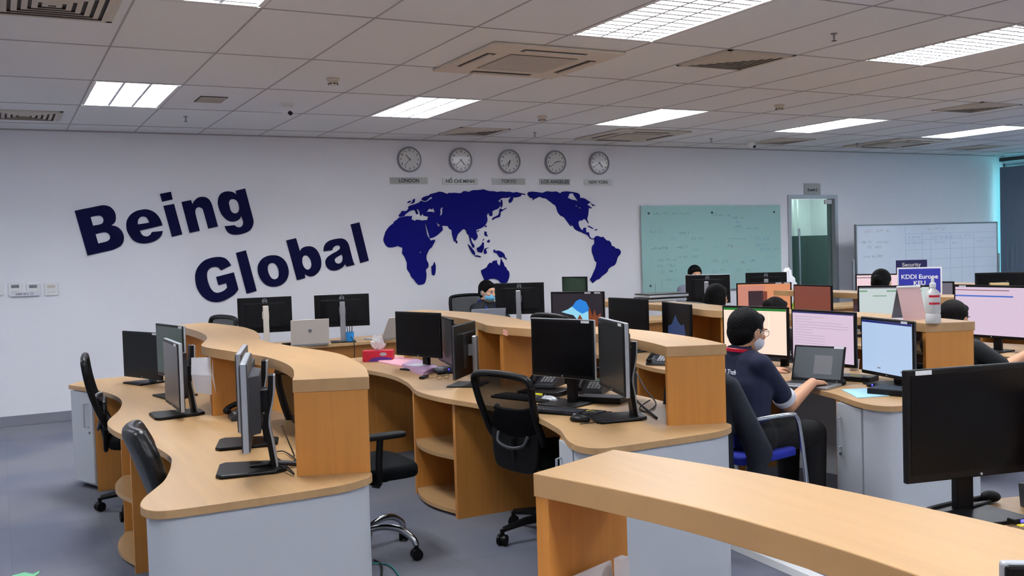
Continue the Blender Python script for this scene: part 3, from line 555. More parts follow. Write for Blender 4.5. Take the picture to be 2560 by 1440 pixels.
CL_ = [(1.14, 7.52), (1.155, 7.1), (1.16, 6.75), (1.145, 6.4), (1.105, 6.1), (1.035, 5.82), (.985, 5.62), (.985, 5.45), (1.04, 5.15), (1.11, 4.8), (1.13, 4.5), (1.105, 4.18), (1.045, 3.92), (.988, 3.734)]
def island(mirror=False):
    """returns [desk, near cabinet, far cabinet, shelf]; drawn where the leftmost island stands"""
    F = (lambda p: (p[0], 5.55-p[1])) if mirror else (lambda p: (p[0], p[1]))
    O = (1.0, F((0, 5.6))[1], 0); TR = Matrix.Translation((-O[0], -O[1], 0))
    def put(mb, name, m, par, off=None, **k):
        o = mb.build(name, m, par, **k); o.data.transform(TR if off is None else Matrix.Translation((-off[0], -off[1], -off[2]))); return o
    def pts(l): return [F(p) for p in l]
    d = empty('workstation_desk', O)
    left = smooth(LEFT, 4, 45, False); right = smooth(CR_, 4, 60, False); cl = smooth(CL_, 4, 60, False)
    b = MB(); b.prism(pts(left+[(p[0]-.012, p[1]) for p in right[2:]]+[(1.2, 7.76), (.9, 7.775), (.62, 7.75), (.48, 7.68)]), DZ-DT, DZ); put(b, 'desktop', 'wood', d, bevel=.002)
    b = MB(); b.prism(pts(cl+right), CT-CTH, CT); put(b, 'counter_top', 'wood', d, bevel=.002)
    e = [(.440, 3.67), (.436, 3.60), (.45, 3.545), (.485, 3.512), (.6, 3.5), (.98, 3.504), (1.09, 3.516), (1.17, 3.553), (1.225, 3.605), (1.24, 3.67)]
    b = MB(); b.wall(pts(smooth(e, 4, 60, False)), .02, 0, DZ-DT); n = put(b, 'end_panel', 'white', d, smooth=True)
    b = MB(); q = F((1.242, 3.682)); b.box((q[0], q[1], (DZ-DT)/2), (.024, .03, DZ-DT)); put(b, 'edge_strip', 'edge', n)
    b = MB(); b.wall(pts([(.50, 7.70), (.9, 7.745), (1.3, 7.72)]), .02, 0, DZ-DT); put(b, 'end_panel', 'white', d)
    rb = [(p[0]-.06, p[1]) for p in right if 3.7 < p[1] < 7.58]
    b = MB(); b.wall(pts(rb), .02, 0, DZ-DT); put(b, 'spine_panel', 'white', d, smooth=True)
    b = MB(); b.wall(pts([(.998, 3.752), (1.262, 3.652)]), .034, DZ, CT-CTH); put(b, 'tower_panel', 'woodv', d)
    b = MB(); b.wall(pts([(1.15, 7.50), (1.355, 7.575)]), .034, DZ, CT-CTH); put(b, 'tower_panel', 'woodv', d)
    for ya, xa, xb in ((5.44, 1.0, 1.32), (5.464, 1.0, 1.32), (5.98, 1.09, 1.37)):
        b = MB(); b.bb(F((xa, ya))+(DZ,), F((xb, ya+.021))+(CT-CTH,)); put(b, 'divider_panel', 'woodv', d)
    b = MB(); b.bb(F((1.30, 5.98))+(DZ,), F((1.325, 5.47))+(CT-CTH,)); put(b, 'divider_panel', 'woodv', d)
    # cabinets
    def cab(poly, door, side, hz0):
        c0 = F(poly[0]); t = empty('storage_cabinet', (c0[0], c0[1], 0)); off = (c0[0], c0[1], 0)
        b = MB(); b.prism(pts(poly), .03, DZ-DT-.002); put(b, 'carcass', 'white', t, off)
        b = MB(); b.bb(F(side[0])+(.0,), F(side[1])+(DZ-DT-.002,)); put(b, 'side_panel', 'woodv', t, off)
        b = MB(); b.wall(pts(door), .018, .05, DZ-DT-.008); dr = put(b, 'door', 'white', t, off, bevel=.001)
        a, c = Vector(F(door[0])), Vector(F(door[1])); u = (c-a).normalized(); n = Vector((-abs(u.y), u.x*(1 if u.y < 0 else -1))); h = c-u*.035
        if n.x > 0: n = -n
        b = MB(); P = lambda k, z: (h.x+n.x*k, h.y+n.y*k, z); b.tube([P(.009, hz0), P(.045, hz0), P(.045, hz0+.16), P(.009, hz0+.16)], .006, 8); put(b, 'handle', 'silver', dr, off, smooth=True)
        b = MB(); b.tube([P(.009, hz0-.04), P(.016, hz0-.04)], .009, 10); put(b, 'lock', 'steel', dr, off)
        return t
    c1 = cab([(.455, 3.69), (.525, 3.925), (1.1, 3.925), (1.1, 3.54), (.49, 3.54)], [(.440, 3.685), (.513, 3.925)], [(.52, 3.927), (1.2, 3.945)], .44)
    c2 = cab([(.445, 7.51), (.55, 7.25), (1.2, 7.25), (1.2, 7.7), (.52, 7.68)], [(.425, 7.50), (.538, 7.25)], [(.545, 7.228), (1.2, 7.248)], .44)
    s0 = F((.62, 5.23)); s = empty('curved_shelf_unit', (s0[0], s0[1], 0)); off = (s0[0], s0[1], 0)
    b = MB(); b.bb(F((.548, 5.20))+(0,), F((1.28, 5.235))+(DZ-DT-.002,)); put(b, 'side_panel', 'woodv', s, off)
    b = MB(); b.bb(F((.575, 5.90))+(0,), F((1.28, 5.925))+(DZ-DT-.002,)); put(b, 'side_panel', 'woodv', s, off)
    b = MB(); b.bb(F((.95, 5.235))+(0,), F((.968, 5.90))+(DZ-DT-.002,)); put(b, 'back_panel', 'woodv', s, off)
    arc = smooth([(.562, 5.236), (.520, 5.40), (.505, 5.56), (.525, 5.73), (.578, 5.899)], 4, 90, False)
    for z in (.02, .34):
        b = MB(); b.prism(pts(arc+[(.949, 5.899), (.949, 5.236)]), z, z+.022); put(b, 'shelf', 'wood', s, off)
    return [d, c1, c2, s]
NM = ['leftmost', 'second from the left', 'third from the left, where the man in the polo sits', 'fourth from the left', 'fifth from the left']
OFFS = [0, 1.775, 3.54, 5.60, 7.33]
isl0 = island()
def label_island(parts, w):
    tag(parts[0], 'curved maple workstation with raised counter, %s' % w, 'desk', 'curved workstations')
    tag(parts[1], 'white handled cabinet under the near end of the workstation, %s' % w, 'cabinet', 'workstation cabinets')
    tag(parts[2], 'white handled cabinet under the far end of the workstation, %s' % w, 'cabinet', 'workstation cabinets')
    tag(parts[3], 'round-fronted open shelf unit under the workstation, %s' % w, 'shelf', 'open shelf units')
WH = ['leftmost', 'second from the left', 'third from left', 'fourth from left', 'fifth from left']
for k, dx in enumerate(OFFS):
    ps = isl0 if k == 0 else [copy_tree(o) for o in isl0]
    if k:
        for o in ps: o.location.x += dx
    label_island(ps, WH[k])
islm = island(True)
for k, dx in enumerate((0, 1.775)):
    ps = islm if k == 0 else [copy_tree(o) for o in islm]
    if k:
        for o in ps: o.location.x += dx
    label_island(ps, ['nearest the viewer', 'under the big black monitor'][k])
# back row desk along the wall
t = empty('back_row_desk', (5.4, 9.45, 0), 0, 'long straight maple desk along the lettered wall, behind the curved desks', 'desk')
b = MB(); b.bb((-3.55, -.30, DZ-DT), (5.0, .32, DZ)); b.build('desktop', 'wood', t, bevel=.002)
b = MB(); b.bb((-3.5, -.20, .05), (4.95, -.18, DZ-DT)); b.build('front_panel', 'woodv', t)
for x in (-3.5, -1.6, .3, 2.2, 4.1, 4.95): b = MB(); b.bb((x, -.18, 0), (x+.03, .3, DZ-DT)); b.build('leg_panel', 'woodv', t)
# ---------------- monitors ----------------
def monitor(label, C, ztop, deg, w, h, back=False, stand='plain', shell='plastic_b', rim=None, scr='scr_off', th=.035, sc='plastic_b', z=DZ, logo=False, sticker=None, tilt=0, content=None, portrait=False, bez=.014):
    rz = math.radians(deg)+(PI if back else 0); t = empty('computer_monitor', (C[0], C[1], z), rz, label, 'monitor', 'computer monitors')
    zc = ztop-z-h/2; TT = Matrix.Translation((0, 0, zc)) @ Matrix.Rotation(math.radians(tilt), 4, 'X')
    b = MB(); b.use(shell).bb((-w/2, 0, -h/2), (w/2, th*.55, h/2), TT)
    if rim: b.use(rim).bb((-w/2-.003, .004, -h/2-.003), (w/2+.003, th*.48, h/2+.003), TT); b.use(shell)
    b.prism([(-w*.40, th*.5), (w*.40, th*.5), (w*.28, th*1.25), (-w*.28, th*1.25)], -h*.34, h*.34, TT)
    b.build('housing', None, t, bevel=.004)
    b = MB(); b.bb((-w/2+bez, -.0015, -h/2+bez*1.4), (w/2-bez, .001, h/2-bez), TT); s = b.build('screen', scr, t)
    if content:
        for ci, (x0, y0, x1, y1, m) in enumerate(content):
            W_, H_ = w-2*bez, h-2.4*bez; b = MB(); b.bb((-W_/2+x0*W_, -.0022-.0004*(ci+1), -H_/2+y0*H_+bez*.2), (-W_/2+x1*W_, -.0016, -H_/2+y1*H_+bez*.2), TT); b.build('picture_area', m, s)
    for k in (sticker or []):
        b = MB(); b.bb((k-.028, -.003, h/2-.016), (k+.028, -.0016, h/2-.003), TT); b.build('label_sticker', 'sticker', t)
    b = MB(); b.tube([(0, -.003, -h/2+.009), (0, 0, -h/2+.009)], .004, 8, TT); b.build('brand_badge', 'silver', t)
    yb = .085
    if stand == 'column':
        b = MB(); b.bb((-.026, yb-.018, .01), (.026, yb+.012, zc+.09)); b.build('stand_column', sc, t, bevel=.006)
        b = MB(); b.bb((-.03, th*.9, zc-.035), (.03, yb-.01, zc+.035)); b.build('swivel_mount', sc, t)
        b = MB(); b.bb((-.12, -.08, 0), (.12, .13, .010)); b.build('base', 'plastic_b' if sc != 'tan' else 'silver', t, bevel=.004)
    elif stand == 'curved':
        b = MB(); prof = smooth([(.10, .012), (.085, .12), (.075, .20), (.095, .30), (.10, .38)], 4, 90, False)
        back_ = [(y+.020, zz) for y, zz in prof]; poly = [(y, zz) for y, zz in prof]+back_[::-1]; RT = Matrix(((0, 0, 1, 0), (1, 0, 0, 0), (0, 1, 0, 0), (0, 0, 0, 1)))
        b.use('plastic_b').prism(poly, -.036, .036, RT); b.use('silver').prism([(y+.020, zz) for y, zz in prof]+[(y+.027, zz) for y, zz in prof][::-1], -.038, .038, RT)
        b.build('stand_column', None, t)
        b = MB(); b.bb((-.045, th*.9, zc-.045), (.045, .10, zc+.045)); b.build('swivel_mount', 'plastic_b', t, bevel=.005)
        b = MB(); b.prism([(-.13, -.09), (-.10, -.11), (.10, -.11), (.13, -.09), (.10, .12), (.06, .16), (-.06, .16), (-.10, .12)], 0, .016); b.build('base', 'plastic_b', t, bevel=.006)
    else:
        b = MB(); b.bb((-.03, yb-.02, .008), (.03, yb+.01, zc)); b.build('stand_column', sc, t, bevel=.005)
        b = MB(); b.bb((-.03, th*.9, zc-.04), (.03, yb, zc+.04)); b.build('swivel_mount', 'plastic_b', t)
        b = MB(); b.prism([(-.12, -.08), (.12, -.08), (.10, .13), (-.10, .13)], 0, .012); b.build('base', 'plastic_b', t, bevel=.004)
    if logo:
        R = Matrix.Translation((0, th*.56+.001, h/2-.035)) if 1 else None
        b = MB(); n = 24; ro, ri = .023, .019
        b.add([(r*math.cos(2*PI*k/n), 0, r*math.sin(2*PI*k/n)) for r in (ro, ri) for k in range(n)]+[(r*math.cos(2*PI*k/n), .0015, r*math.sin(2*PI*k/n)) for r in (ro, ri) for k in range(n)],
              [(k, (k+1) % n, n+(k+1) % n, n+k) for k in range(n)]+[(2*n+k, 3*n+k, 3*n+(k+1) % n, 2*n+(k+1) % n) for k in range(n)]+[(k, 2*n+k, 2*n+(k+1) % n, (k+1) % n) for k in range(n)], TT @ R)
        lg = b.build('round_logo', 'silver', t)
        text('lettering', 'DELL', .014, 'silver', TT @ R @ Matrix.Rotation(PI, 4, 'Z') @ Matrix.Translation((0, -.001, 0)) @ WALLT, lg, .001, .0006)
    return t
M['scr_green_refl'] = mat('green_reflection_screen', (38, 64, 42), .25)  # dark screen with a green reflection put into its colour
M['scr_brown'] = mat('brownish_grey_screen', (88, 82, 80), .3)  # one even brownish grey for the screen
S_peach = screen('peach_screen', (255, 214, 196), .95); S_pink = screen('pink_lit_screen', (214, 192, 214), .85); S_blue = screen('pale_blue_screen', (176, 200, 232), .85); S_green = screen('green_title_bar', (24, 140, 52), .6)
S_navy = screen('navy_title_bar', (40, 52, 140), .5); S_line = screen('grey_text_row', (170, 158, 172), .6); S_orange = screen('orange_screen', (222, 146, 104), .8); S_salmon = screen('salmon_screen', (206, 136, 118), .8)
S_brown = screen('brown_screen', (126, 66, 52), .8); S_dk = screen('dark_window', (66, 46, 54), .6); S_pale = screen('pale_sheet_screen', (200, 212, 212), .8); S_gl = screen('grey_green_rows', (128, 170, 140), .7); S_blu = screen('blue_toolbar', (70, 110, 200), .8)
S_sky = screen('sky_blue_picture', (40, 130, 220), .8); S_cyan = screen('pale_cyan_picture', (150, 215, 240), .8); S_rock = screen('rust_rock_picture', (150, 78, 46), .55); S_gry = screen('dim_grey_screen', (118, 114, 126), .7); S_nv2 = screen('dim_blue_picture', (30, 66, 120), .5); S_lap = screen('dim_laptop_screen', (56, 66, 74), .55); S_lapw = screen('laptop_dialog', (104, 104, 108), .6)
S_cream = screen('cream_screen', (255, 226, 206), .95)
# leftmost workstation
monitor('black widescreen monitor at the far left end of the leftmost desk', (.86, 7.23), 1.075, 292, .50, .325, sc='silver', sticker=[.19])
monitor('monitor with a dull green reflection painted on its dark screen, behind the silver-edged ones', (.93, 6.40), 1.165, 281, .48, .33, scr='scr_green_refl', rim='silver', sticker=[.2], z=DZ)
monitor('silver-edged monitor turned almost edge-on, near the hanging paper sheet', (.816, 5.60), 1.124, 271, .46, .36, rim='silver', scr='scr_brown', stand='curved', th=.05, sticker=[.16])
monitor('silver-edged monitor seen edge-on, behind the nearest edge-on one', (.955, 4.52), 1.150, 74, .47, .34, back=True, shell='dgrey', rim='silver', stand='curved', th=.05)
monitor('nearest silver-edged monitor seen edge-on, by the leftmost counter end', (.845, 3.95), 1.165, 75, .46, .335, back=True, shell='dgrey', rim='silver', stand='curved', th=.055)
# second workstation
monitor('big black monitor beside the tissue box', (2.68, 6.62), 1.136, 288, .50, .325, scr='scr_off')
monitor('dark grey monitor between the tissue-box monitor and the one showing its back', (2.78, 6.36), 1.105, 257, .54, .33, scr=mat('charcoal_screen', (44, 42, 46), .3))
monitor('black monitor showing its back with a silver stand, by the mesh chair', (2.60, 5.66), 1.107, 47, .44, .33, back=True, stand='column', sc='alu', sticker=None, rim='dgrey')
monitor('black monitor with silver right edge above the desk phone and keyboard', (2.68, 4.56), 1.183, 288, .45, .315, rim='silver', sticker=[.17], stand='plain')
monitor('tall silver-edged monitor with curved stand beside the maple counter end', (2.66, 4.05), 1.203, 252.5, .46, .35, rim='silver', stand='curved', th=.05, scr=mat('grey_dim_screen', (36, 38, 40), .22), sticker=[.17])
# third workstation
t_beach = monitor('monitor showing a bright blue beach picture', (4.42, 7.235), 1.187, 305, .50, .335, rim='dgrey', scr=mat('cave_dark_screen', (24, 22, 26), .3, emit=(52, 46, 56), es=.4), sticker=[.10, .19])
def pic(mon, polys):      # shapes on the glass, in fractions of the screen
    s = [c for c in mon.children if c.name.startswith('screen')][0]; h = [c for c in mon.children if c.name.startswith('housing')][0]
    xs = [v.co.x for v in s.data.vertices]; zs = [v.co.z for v in s.data.vertices]; x0, x1, z0, z1 = min(xs), max(xs), min(zs), max(zs)
    for k, (m, pts) in enumerate(polys):
        o = curve_mesh('picture_area', [[(x0+(x1-x0)*p[0], z0+(z1-z0)*p[1]) for p in pts]], m, .0004, Matrix.Translation((0, -.0022-.0006*k, 0)) @ WALLT, s)
pic(t_beach, [(S_rock, [(.55, .0), (.97, .0), (.96, .45), (.88, .35), (.84, .55), (.8, .35), (.74, .62), (.70, .2), (.6, .1)]), (S_cyan, [(.18, .47), (.32, .55), (.45, .68), (.55, .80), (.66, .74), (.72, .6), (.72, .22), (.5, .24), (.42, .38), (.3, .42)]), (S_sky, [(.40, .62), (.48, .78), (.56, .84), (.68, .76), (.73, .6), (.72, .5), (.6, .42), (.5, .5)]), (S_rock, [(.46, .16), (.55, .40), (.62, .22), (.72, .14)])])
monitor('plain black monitor right of the beach picture monitor', (4.47, 6.55), 1.15, 274, .50, .335)
t_mt = monitor('black monitor with a faint dark blue picture, right of the plain black one', (4.52, 5.98), 1.128, 258, .50, .335)
pic(t_mt, [(S_nv2, [(.2, .15), (.22, .45), (.35, .5), (.42, .62), (.5, .75), (.58, .6), (.7, .5), (.8, .55), (.85, .3), (.84, .12), (.5, .2)])])
monitor('monitor with a green top bar and peach screen behind the man\'s head', (4.47, 5.055), 1.14, 282, .53, .335, scr=S_peach, content=[(0, .95, 1, 1, S_green), (.72, .45, .74, .9, S_cream)])
monitor('wide monitor with a pale pink text screen, centre of the man\'s three', (4.50, 4.475), 1.133, 270, .53, .335, scr=S_pink, content=[(.0, .975, 1, 1, S_navy)]+[(.04, .9-.055*k, .04+random.choice((.3, .5, .8, .88)), .905-.055*k, S_line) for k in range(15)])
monitor('monitor with a pale blue screen, rightmost of the man\'s three', (4.52, 4.0), 1.101, 256, .50, .335, scr=S_blue, rim='dgrey', sticker=[.17], content=[(0, .955, 1, 1, S_navy), (.32, .08, .38, .10, S_gry), (.78, .07, .84, .09, S_gry)])
# near right
monitor('large black monitor in the right foreground', (2.585, 1.94), 1.178, 348, .52, .335, stand='plain', sticker=[-.20], bez=.017)
_c = Vector((1.0, .72)); monitor('silver-topped monitor peeking in at the lower right corner', (1.0+.22*math.cos(-.6), .72+.22*math.sin(-.6)), atxy(2484, 1412, (1.0, .72)), math.degrees(-.6), .44, .30, rim='silver', stand='plain')
# fourth and fifth workstations
monitor('monitor with a salmon and orange screen, left of the brown one', (6.675, 7.40), 1.17, 322, .53, .335, scr=S_orange, sticker=[.14, .22], content=[(0, .0, .52, .96, S_salmon), (.2, .28, .48, .78, S_dk), (.48, .30, .56, .76, S_brown)])
monitor('monitor with a plain reddish brown screen', (6.58, 6.66), 1.165, 267, .50, .335, scr=S_brown)
monitor('monitor showing a pale spreadsheet with green bars behind the desk calendar', (6.33, 5.52), 1.19, 306, .55, .335, scr=S_pale, content=[(0, .88, .12, .92, S_gl), (.4, .88, .9, .92, S_gl), (.2, .76, .4, .785, S_gl), (.0, .97, .9, 1, S_gry)])
monitor('large monitor with a pale pink screen and blue toolbar at the right edge', (6.42, 4.72), 1.20, 272, .61, .385, scr=S_pink, rim='plastic_b', sticker=[-.23], content=[(0, .80, .8, .83, S_blu), (.0, .93, .75, .945, S_brown)])
monitor('monitor with a pink screen behind the woman with a bun', (8.22, 7.27), 1.20, 305, .60, .335, scr=screen('rose_screen', (238, 206, 214), .85), content=[(.06, .25, .16, .48, S_orange), (0, .9, .3, .93, S_gry)])
monitor('monitor with a dim grey screen behind the blue sign', (7.95, 6.55), 1.14, 290, .53, .335, scr=S_gry)
monitor('black monitor far right below the whiteboard edge', (8.3, 5.95), 1.22, 325, .53, .335, logo=False)
monitor('narrow dim purple-grey monitor right of the brown screen', (6.7, 6.15), 1.09, 248, .48, .32, scr=mat('purple_grey_screen', (66, 62, 78), .3), rim='silver')
# back row, backs towards the viewer
monitor('black monitor with round logo and pale slanted stand, leftmost on the back row', (2.225, 9.30), 1.19, 352, .50, .335, back=True, logo=True, stand='column', sc='tan', rim=None)
monitor('black monitor with round logo, white sticker and grey stand, under the letter b', (2.98, 9.30), 1.181, 345, .53, .315, back=True, logo=True, stand='column', sc='alu')
monitor('black monitor with round logo in front of the man with the blue mask', (4.93, 9.24), 1.214, 322, .53, .335, back=True, logo=True, stand='column', sc='alu')
monitor('black monitor with round logo under the glass board, in front of the grey shirt', (7.5, 9.28), 1.20, 310, .53, .335, back=True, logo=True, stand='column', sc='alu', rim='silver')
monitor('small-looking black monitor right of the glass board, half hidden', (8.5, 9.38), 1.19, 318, .50, .335, back=True, logo=True, stand='column', sc='alu')
monitor('dark monitor turned edge-on right of the blue-mask man\'s monitor', (5.65, 9.30), 1.25, 290, .35, .45, stand='plain', scr='scr_green_refl')
# ---------------- chairs ----------------
def task_chair(label, x, y, deg, style='mesh', base='black', z=0, seat='fabric_b', bt=1.04, h0=.46):
    """faces local +x"""
    t = empty('office_chair', (x, y, z), math.radians(deg), label, 'chair', 'office swivel chairs')
    bm = {'black': 'plastic_b', 'chrome': 'chrome'}[base]
    b = MB(); b.lathe([(.05, .07), (.055, .11), (.03, .14)], 16); b.build('hub', bm, t, smooth=True)
    for k in range(5):
        a = 2*PI*k/5+.4; c, s = math.cos(a), math.sin(a); b = MB()
        if base == 'black': b.tube([(.03*c, .03*s, .115), (.17*c, .17*s, .11), (.30*c, .30*s, .085)], [.026, .022, .016], 8)
        else: b.tube(smooth([(.03*c, .03*s, .13), (.12*c, .12*s, .155), (.22*c, .22*s, .15), (.29*c, .29*s, .11), (.31*c, .31*s, .075)], 3, 90, False), .017, 10)
        b.build('base_leg', bm, t, smooth=True)
        b = MB(); R = Matrix.Translation((.31*c, .31*s, .03)) @ Matrix.Rotation(a+.7, 4, 'Z') @ Matrix.Rotation(PI/2, 4, 'X')
        b.lathe([(.029, -.024), (.030, -.01), (.022, -.004), (.022, .004), (.030, .01), (.029, .024)], 14, R); b.tube([(.31*c, .31*s, .045), (.31*c, .31*s, .085)], .012, 8); b.build('castor', 'plastic_b', t, smooth=True)
    b = MB(); b.tube([(0, 0, .12), (0, 0, .26)], .026, 12); b.tube([(0, 0, .26), (0, 0, h0-.06)], .014, 12); b.build('gas_lift', 'plastic_b', t, smooth=True)
    b = MB(); b.bb((-.10, -.09, h0-.075), (.12, .09, h0-.045)); b.tube([(.0, -.09, h0-.06), (.02, -.22, h0-.065)], .006, 6); b.build('tilt_mechanism', 'plastic_m', t, bevel=.006)
    sp = smooth([(-.21, -.20), (0, -.235), (.2, -.23), (.255, -.16), (.265, 0), (.255, .16), (.2, .23), (0, .235), (-.21, .20), (-.235, 0)], 4, 90)
    b = MB(); b.prism(sp, h0-.04, h0+.03); b.build('seat', seat, t, bevel=.025, seg=3)
    if style in ('mesh', 'meshlow'):
        # back frame, a rounded trapezoid leaning back
        lean = lambda z_: -.215-.15*max(0, (z_-.55))/.5-.03*math.sin(PI*min(1, max(0, (z_-.5)/.5)))
        zt = bt; loop = [(-.19, .56), (-.215, .70), (-.232, .85), (-.235, zt-.05), (-.20, zt-.005), (0, zt+.008), (.20, zt-.005), (.235, zt-.05), (.232, .85), (.215, .70), (.19, .56), (0, .545)]
        lp = smooth(loop, 8, 90); ring = [(lean(q[1]), q[0], q[1]) for q in lp]; ring.append(ring[0])
        b = MB(); b.tube(ring, .019, 12, None, False); bk = b.build('back_frame', 'plastic_b', t, smooth=True)
        b = MB(); vs = []; n = 12; rows = []
        for i in range(13):
            zz = .56+(zt-.56)*i/12; wd = .19+(.235-.19)*min(1, (zz-.56)/.3)
            rows.append([(lean(zz)-.02*(1-((k-6)/6)**2), -wd+2*wd*k/12, zz) for k in range(13)])
        vs = [p for r in rows for p in r]; b.add(vs, [(i*13+k, i*13+k+1, (i+1)*13+k+1, (i+1)*13+k) for i in range(12) for k in range(12)]); b.build('back_mesh', 'mesh', bk)
        # lower shell and lumbar bar
        b = MB(); sh = smooth([(-.17, .44), (-.19, .60), (-.17, .70), (-.10, .725), (.10, .725), (.17, .70), (.19, .60), (.17, .44), (.10, .40), (-.10, .40)], 3, 90)
        b.prism([(p[0], p[1]) for p in sh], .235, .26, Matrix(((0, 0, -1, 0), (1, 0, 0, 0), (0, 1, 0, 0), (0, 0, 0, 1)))); b.build('back_shell', 'plastic_b', t, bevel=.008)
        b = MB(); b.tube(smooth([(-.262, -.13, .735), (-.29, -.10, .73), (-.30, 0, .725), (-.29, .10, .73), (-.262, .13, .735)], 4, 90, False), .014, 8); b.build('lumbar_bar', 'dgrey', t, smooth=True)
        b = MB(); b.tube(smooth([(-.265, -.12, .60), (-.285, -.10, .55), (-.29, 0, .53), (-.285, .10, .55), (-.265, .12, .60)], 4, 90, False), .009, 8); b.build('shell_trim', 'dgrey', t, smooth=True)
    else:
        def f(b_):
            for k in range(9): y_ = -.16+.04*k; b_.cone((-.235-.02*(1-(y_/.16)**2), y_, .55), .038, (-.30-.03*(1-(y_/.16)**2), y_*1.05, .78), .042); b_.cone((-.30-.03*(1-(y_/.16)**2), y_*1.05, .78), .042, (-.335-.03*(1-(y_/.16)**2), y_*.85, bt-.05), .038)
        blob('backrest', f, 'leather', t, .012, 14)
    b = MB(); b.tube([(-.08, 0, h0-.06), (-.24, 0, h0-.03), (-.27, 0, h0+.12)], [.022, .022, .018], 8); b.build('back_bracket', 'plastic_b', t, smooth=True)
    for s in (-1, 1):
        b = MB(); b.tube(smooth([(.0, s*.20, h0-.05), (.0, s*.265, h0-.03), (0, s*.275, h0+.08), (.01, s*.275, h0+.19)], 3, 90, False), .018, 8); a = b.build('armrest', 'plastic_b', t, smooth=True)
        b = MB(); b.prism(smooth([(-.12, -.035), (.10, -.04), (.14, 0), (.10, .04), (-.12, .035), (-.14, 0)], 3, 90), h0+.19, h0+.215, Matrix.Translation((.01, s*.275, 0))); b.build('arm_pad', 'plastic_m', a, bevel=.008)
    return t
task_chair('black mesh chair pushed against the left desk\'s far recess', .80, 6.55, -6, bt=.98)
task_chair('black padded leather chair at the left desk\'s near recess', .82, 4.28, -4, 'leather', bt=.91)
task_chair('black mesh chair with chrome curved base in the first aisle', 1.62, 4.86, 2, base='chrome', bt=.98)
task_chair('large black mesh chair in the centre at the second desk', 2.62, 4.60, 12, bt=.915)
task_chair('black mesh chair whose top shows over the leftmost counter', 1.35, 8.5, 195, bt=1.06)
task_chair('black chair behind the man with the blue mask', 4.75, 10.02, 250, bt=1.05)
task_chair('black chair in front of the beach picture monitor', 4.02, 6.42, 5, bt=1.06)
task_chair('black round-backed chair in front of the long-haired person, under the glass board', 5.70, 6.98, 12, bt=1.04)
task_chair('black chair under the man in the black t-shirt', 5.66, 4.46, 4, bt=1.0)
# ---------------- desk equipment ----------------
def at_px(x, y, z=DZ): return on(x, y, z)
def keyboard(label, P, deg):
    t = empty('keyboard', P, math.radians(deg), label, 'keyboard', 'keyboards'); b = MB(); b.prism(smooth([(-.22, -.07), (.22, -.07), (.225, .07), (-.225, .07)], 3, 40), 0, .014); b.build('body', 'plastic_b', t, bevel=.003)
    b = MB()
    for r in range(5):
        for c in range(15): b.bb((-.205+.0205*c, -.056+.022*r, .014), (-.188+.0205*c, -.038+.022*r, .020))
        for c in range(4): b.bb((.12+.0205*c, -.056+.022*r, .014), (.137+.0205*c, -.038+.022*r, .020))
    b.build('keys', 'dgrey', t); return t
def mouse(label, P, deg, m='plastic_b'):
    t = empty('computer_mouse', P, math.radians(deg), label, 'mouse', 'computer mice'); b = MB(); b.ell((0, 0, .012), (.055, .031, .024), 10); o = b.build('shell', m, t, smooth=True)
    for v in o.data.vertices: v.co.z = max(v.co.z, 0)
    b = MB(); b.ell((.028, 0, .033), (.010, .004, .006), 6); b.build('scroll_wheel', 'grey', t, smooth=True); return t
def phone(label, P, deg):
    t = empty('desk_phone', P, math.radians(deg), label, 'telephone', 'desk telephones'); t.scale = (.86,)*3; RT = Matrix(((0, 0, 1, 0), (1, 0, 0, 0), (0, 1, 0, 0), (0, 0, 0, 1)))
    b = MB(); b.prism([(-.09, 0), (.10, 0), (.11, .085), (.07, .09), (-.09, .025)], -.10, .10, RT); b.build('body', 'dgrey', t, bevel=.004)
    sl = Matrix.Translation((0, -.01, .062)) @ Matrix.Rotation(math.atan2(.065, .16), 4, 'X')
    b = MB(); b.bb((-.01, .03, .0), (.085, .075, .004), sl); b.build('display', mat('phone_display', (96, 120, 110), .3), t)
    b = MB(); [b.box((.0+.024*i, -.055+.022*j, .002), (.017, .014, .006), 0, sl) for i in range(4) for j in range(4)]; b.build('keypad', 'silver', t)
    b = MB(); b.tube(smooth([(-.065, -.10, .055), (-.065, -.06, .075), (-.065, .03, .105), (-.065, .075, .11)], 3, 90, False), .016, 8); b.ell((-.065, -.095, .045), (.026, .026, .022), 8); b.ell((-.065, .08, .098), (.026, .026, .022), 8); b.build('handset', 'plastic_b', t, smooth=True); return t
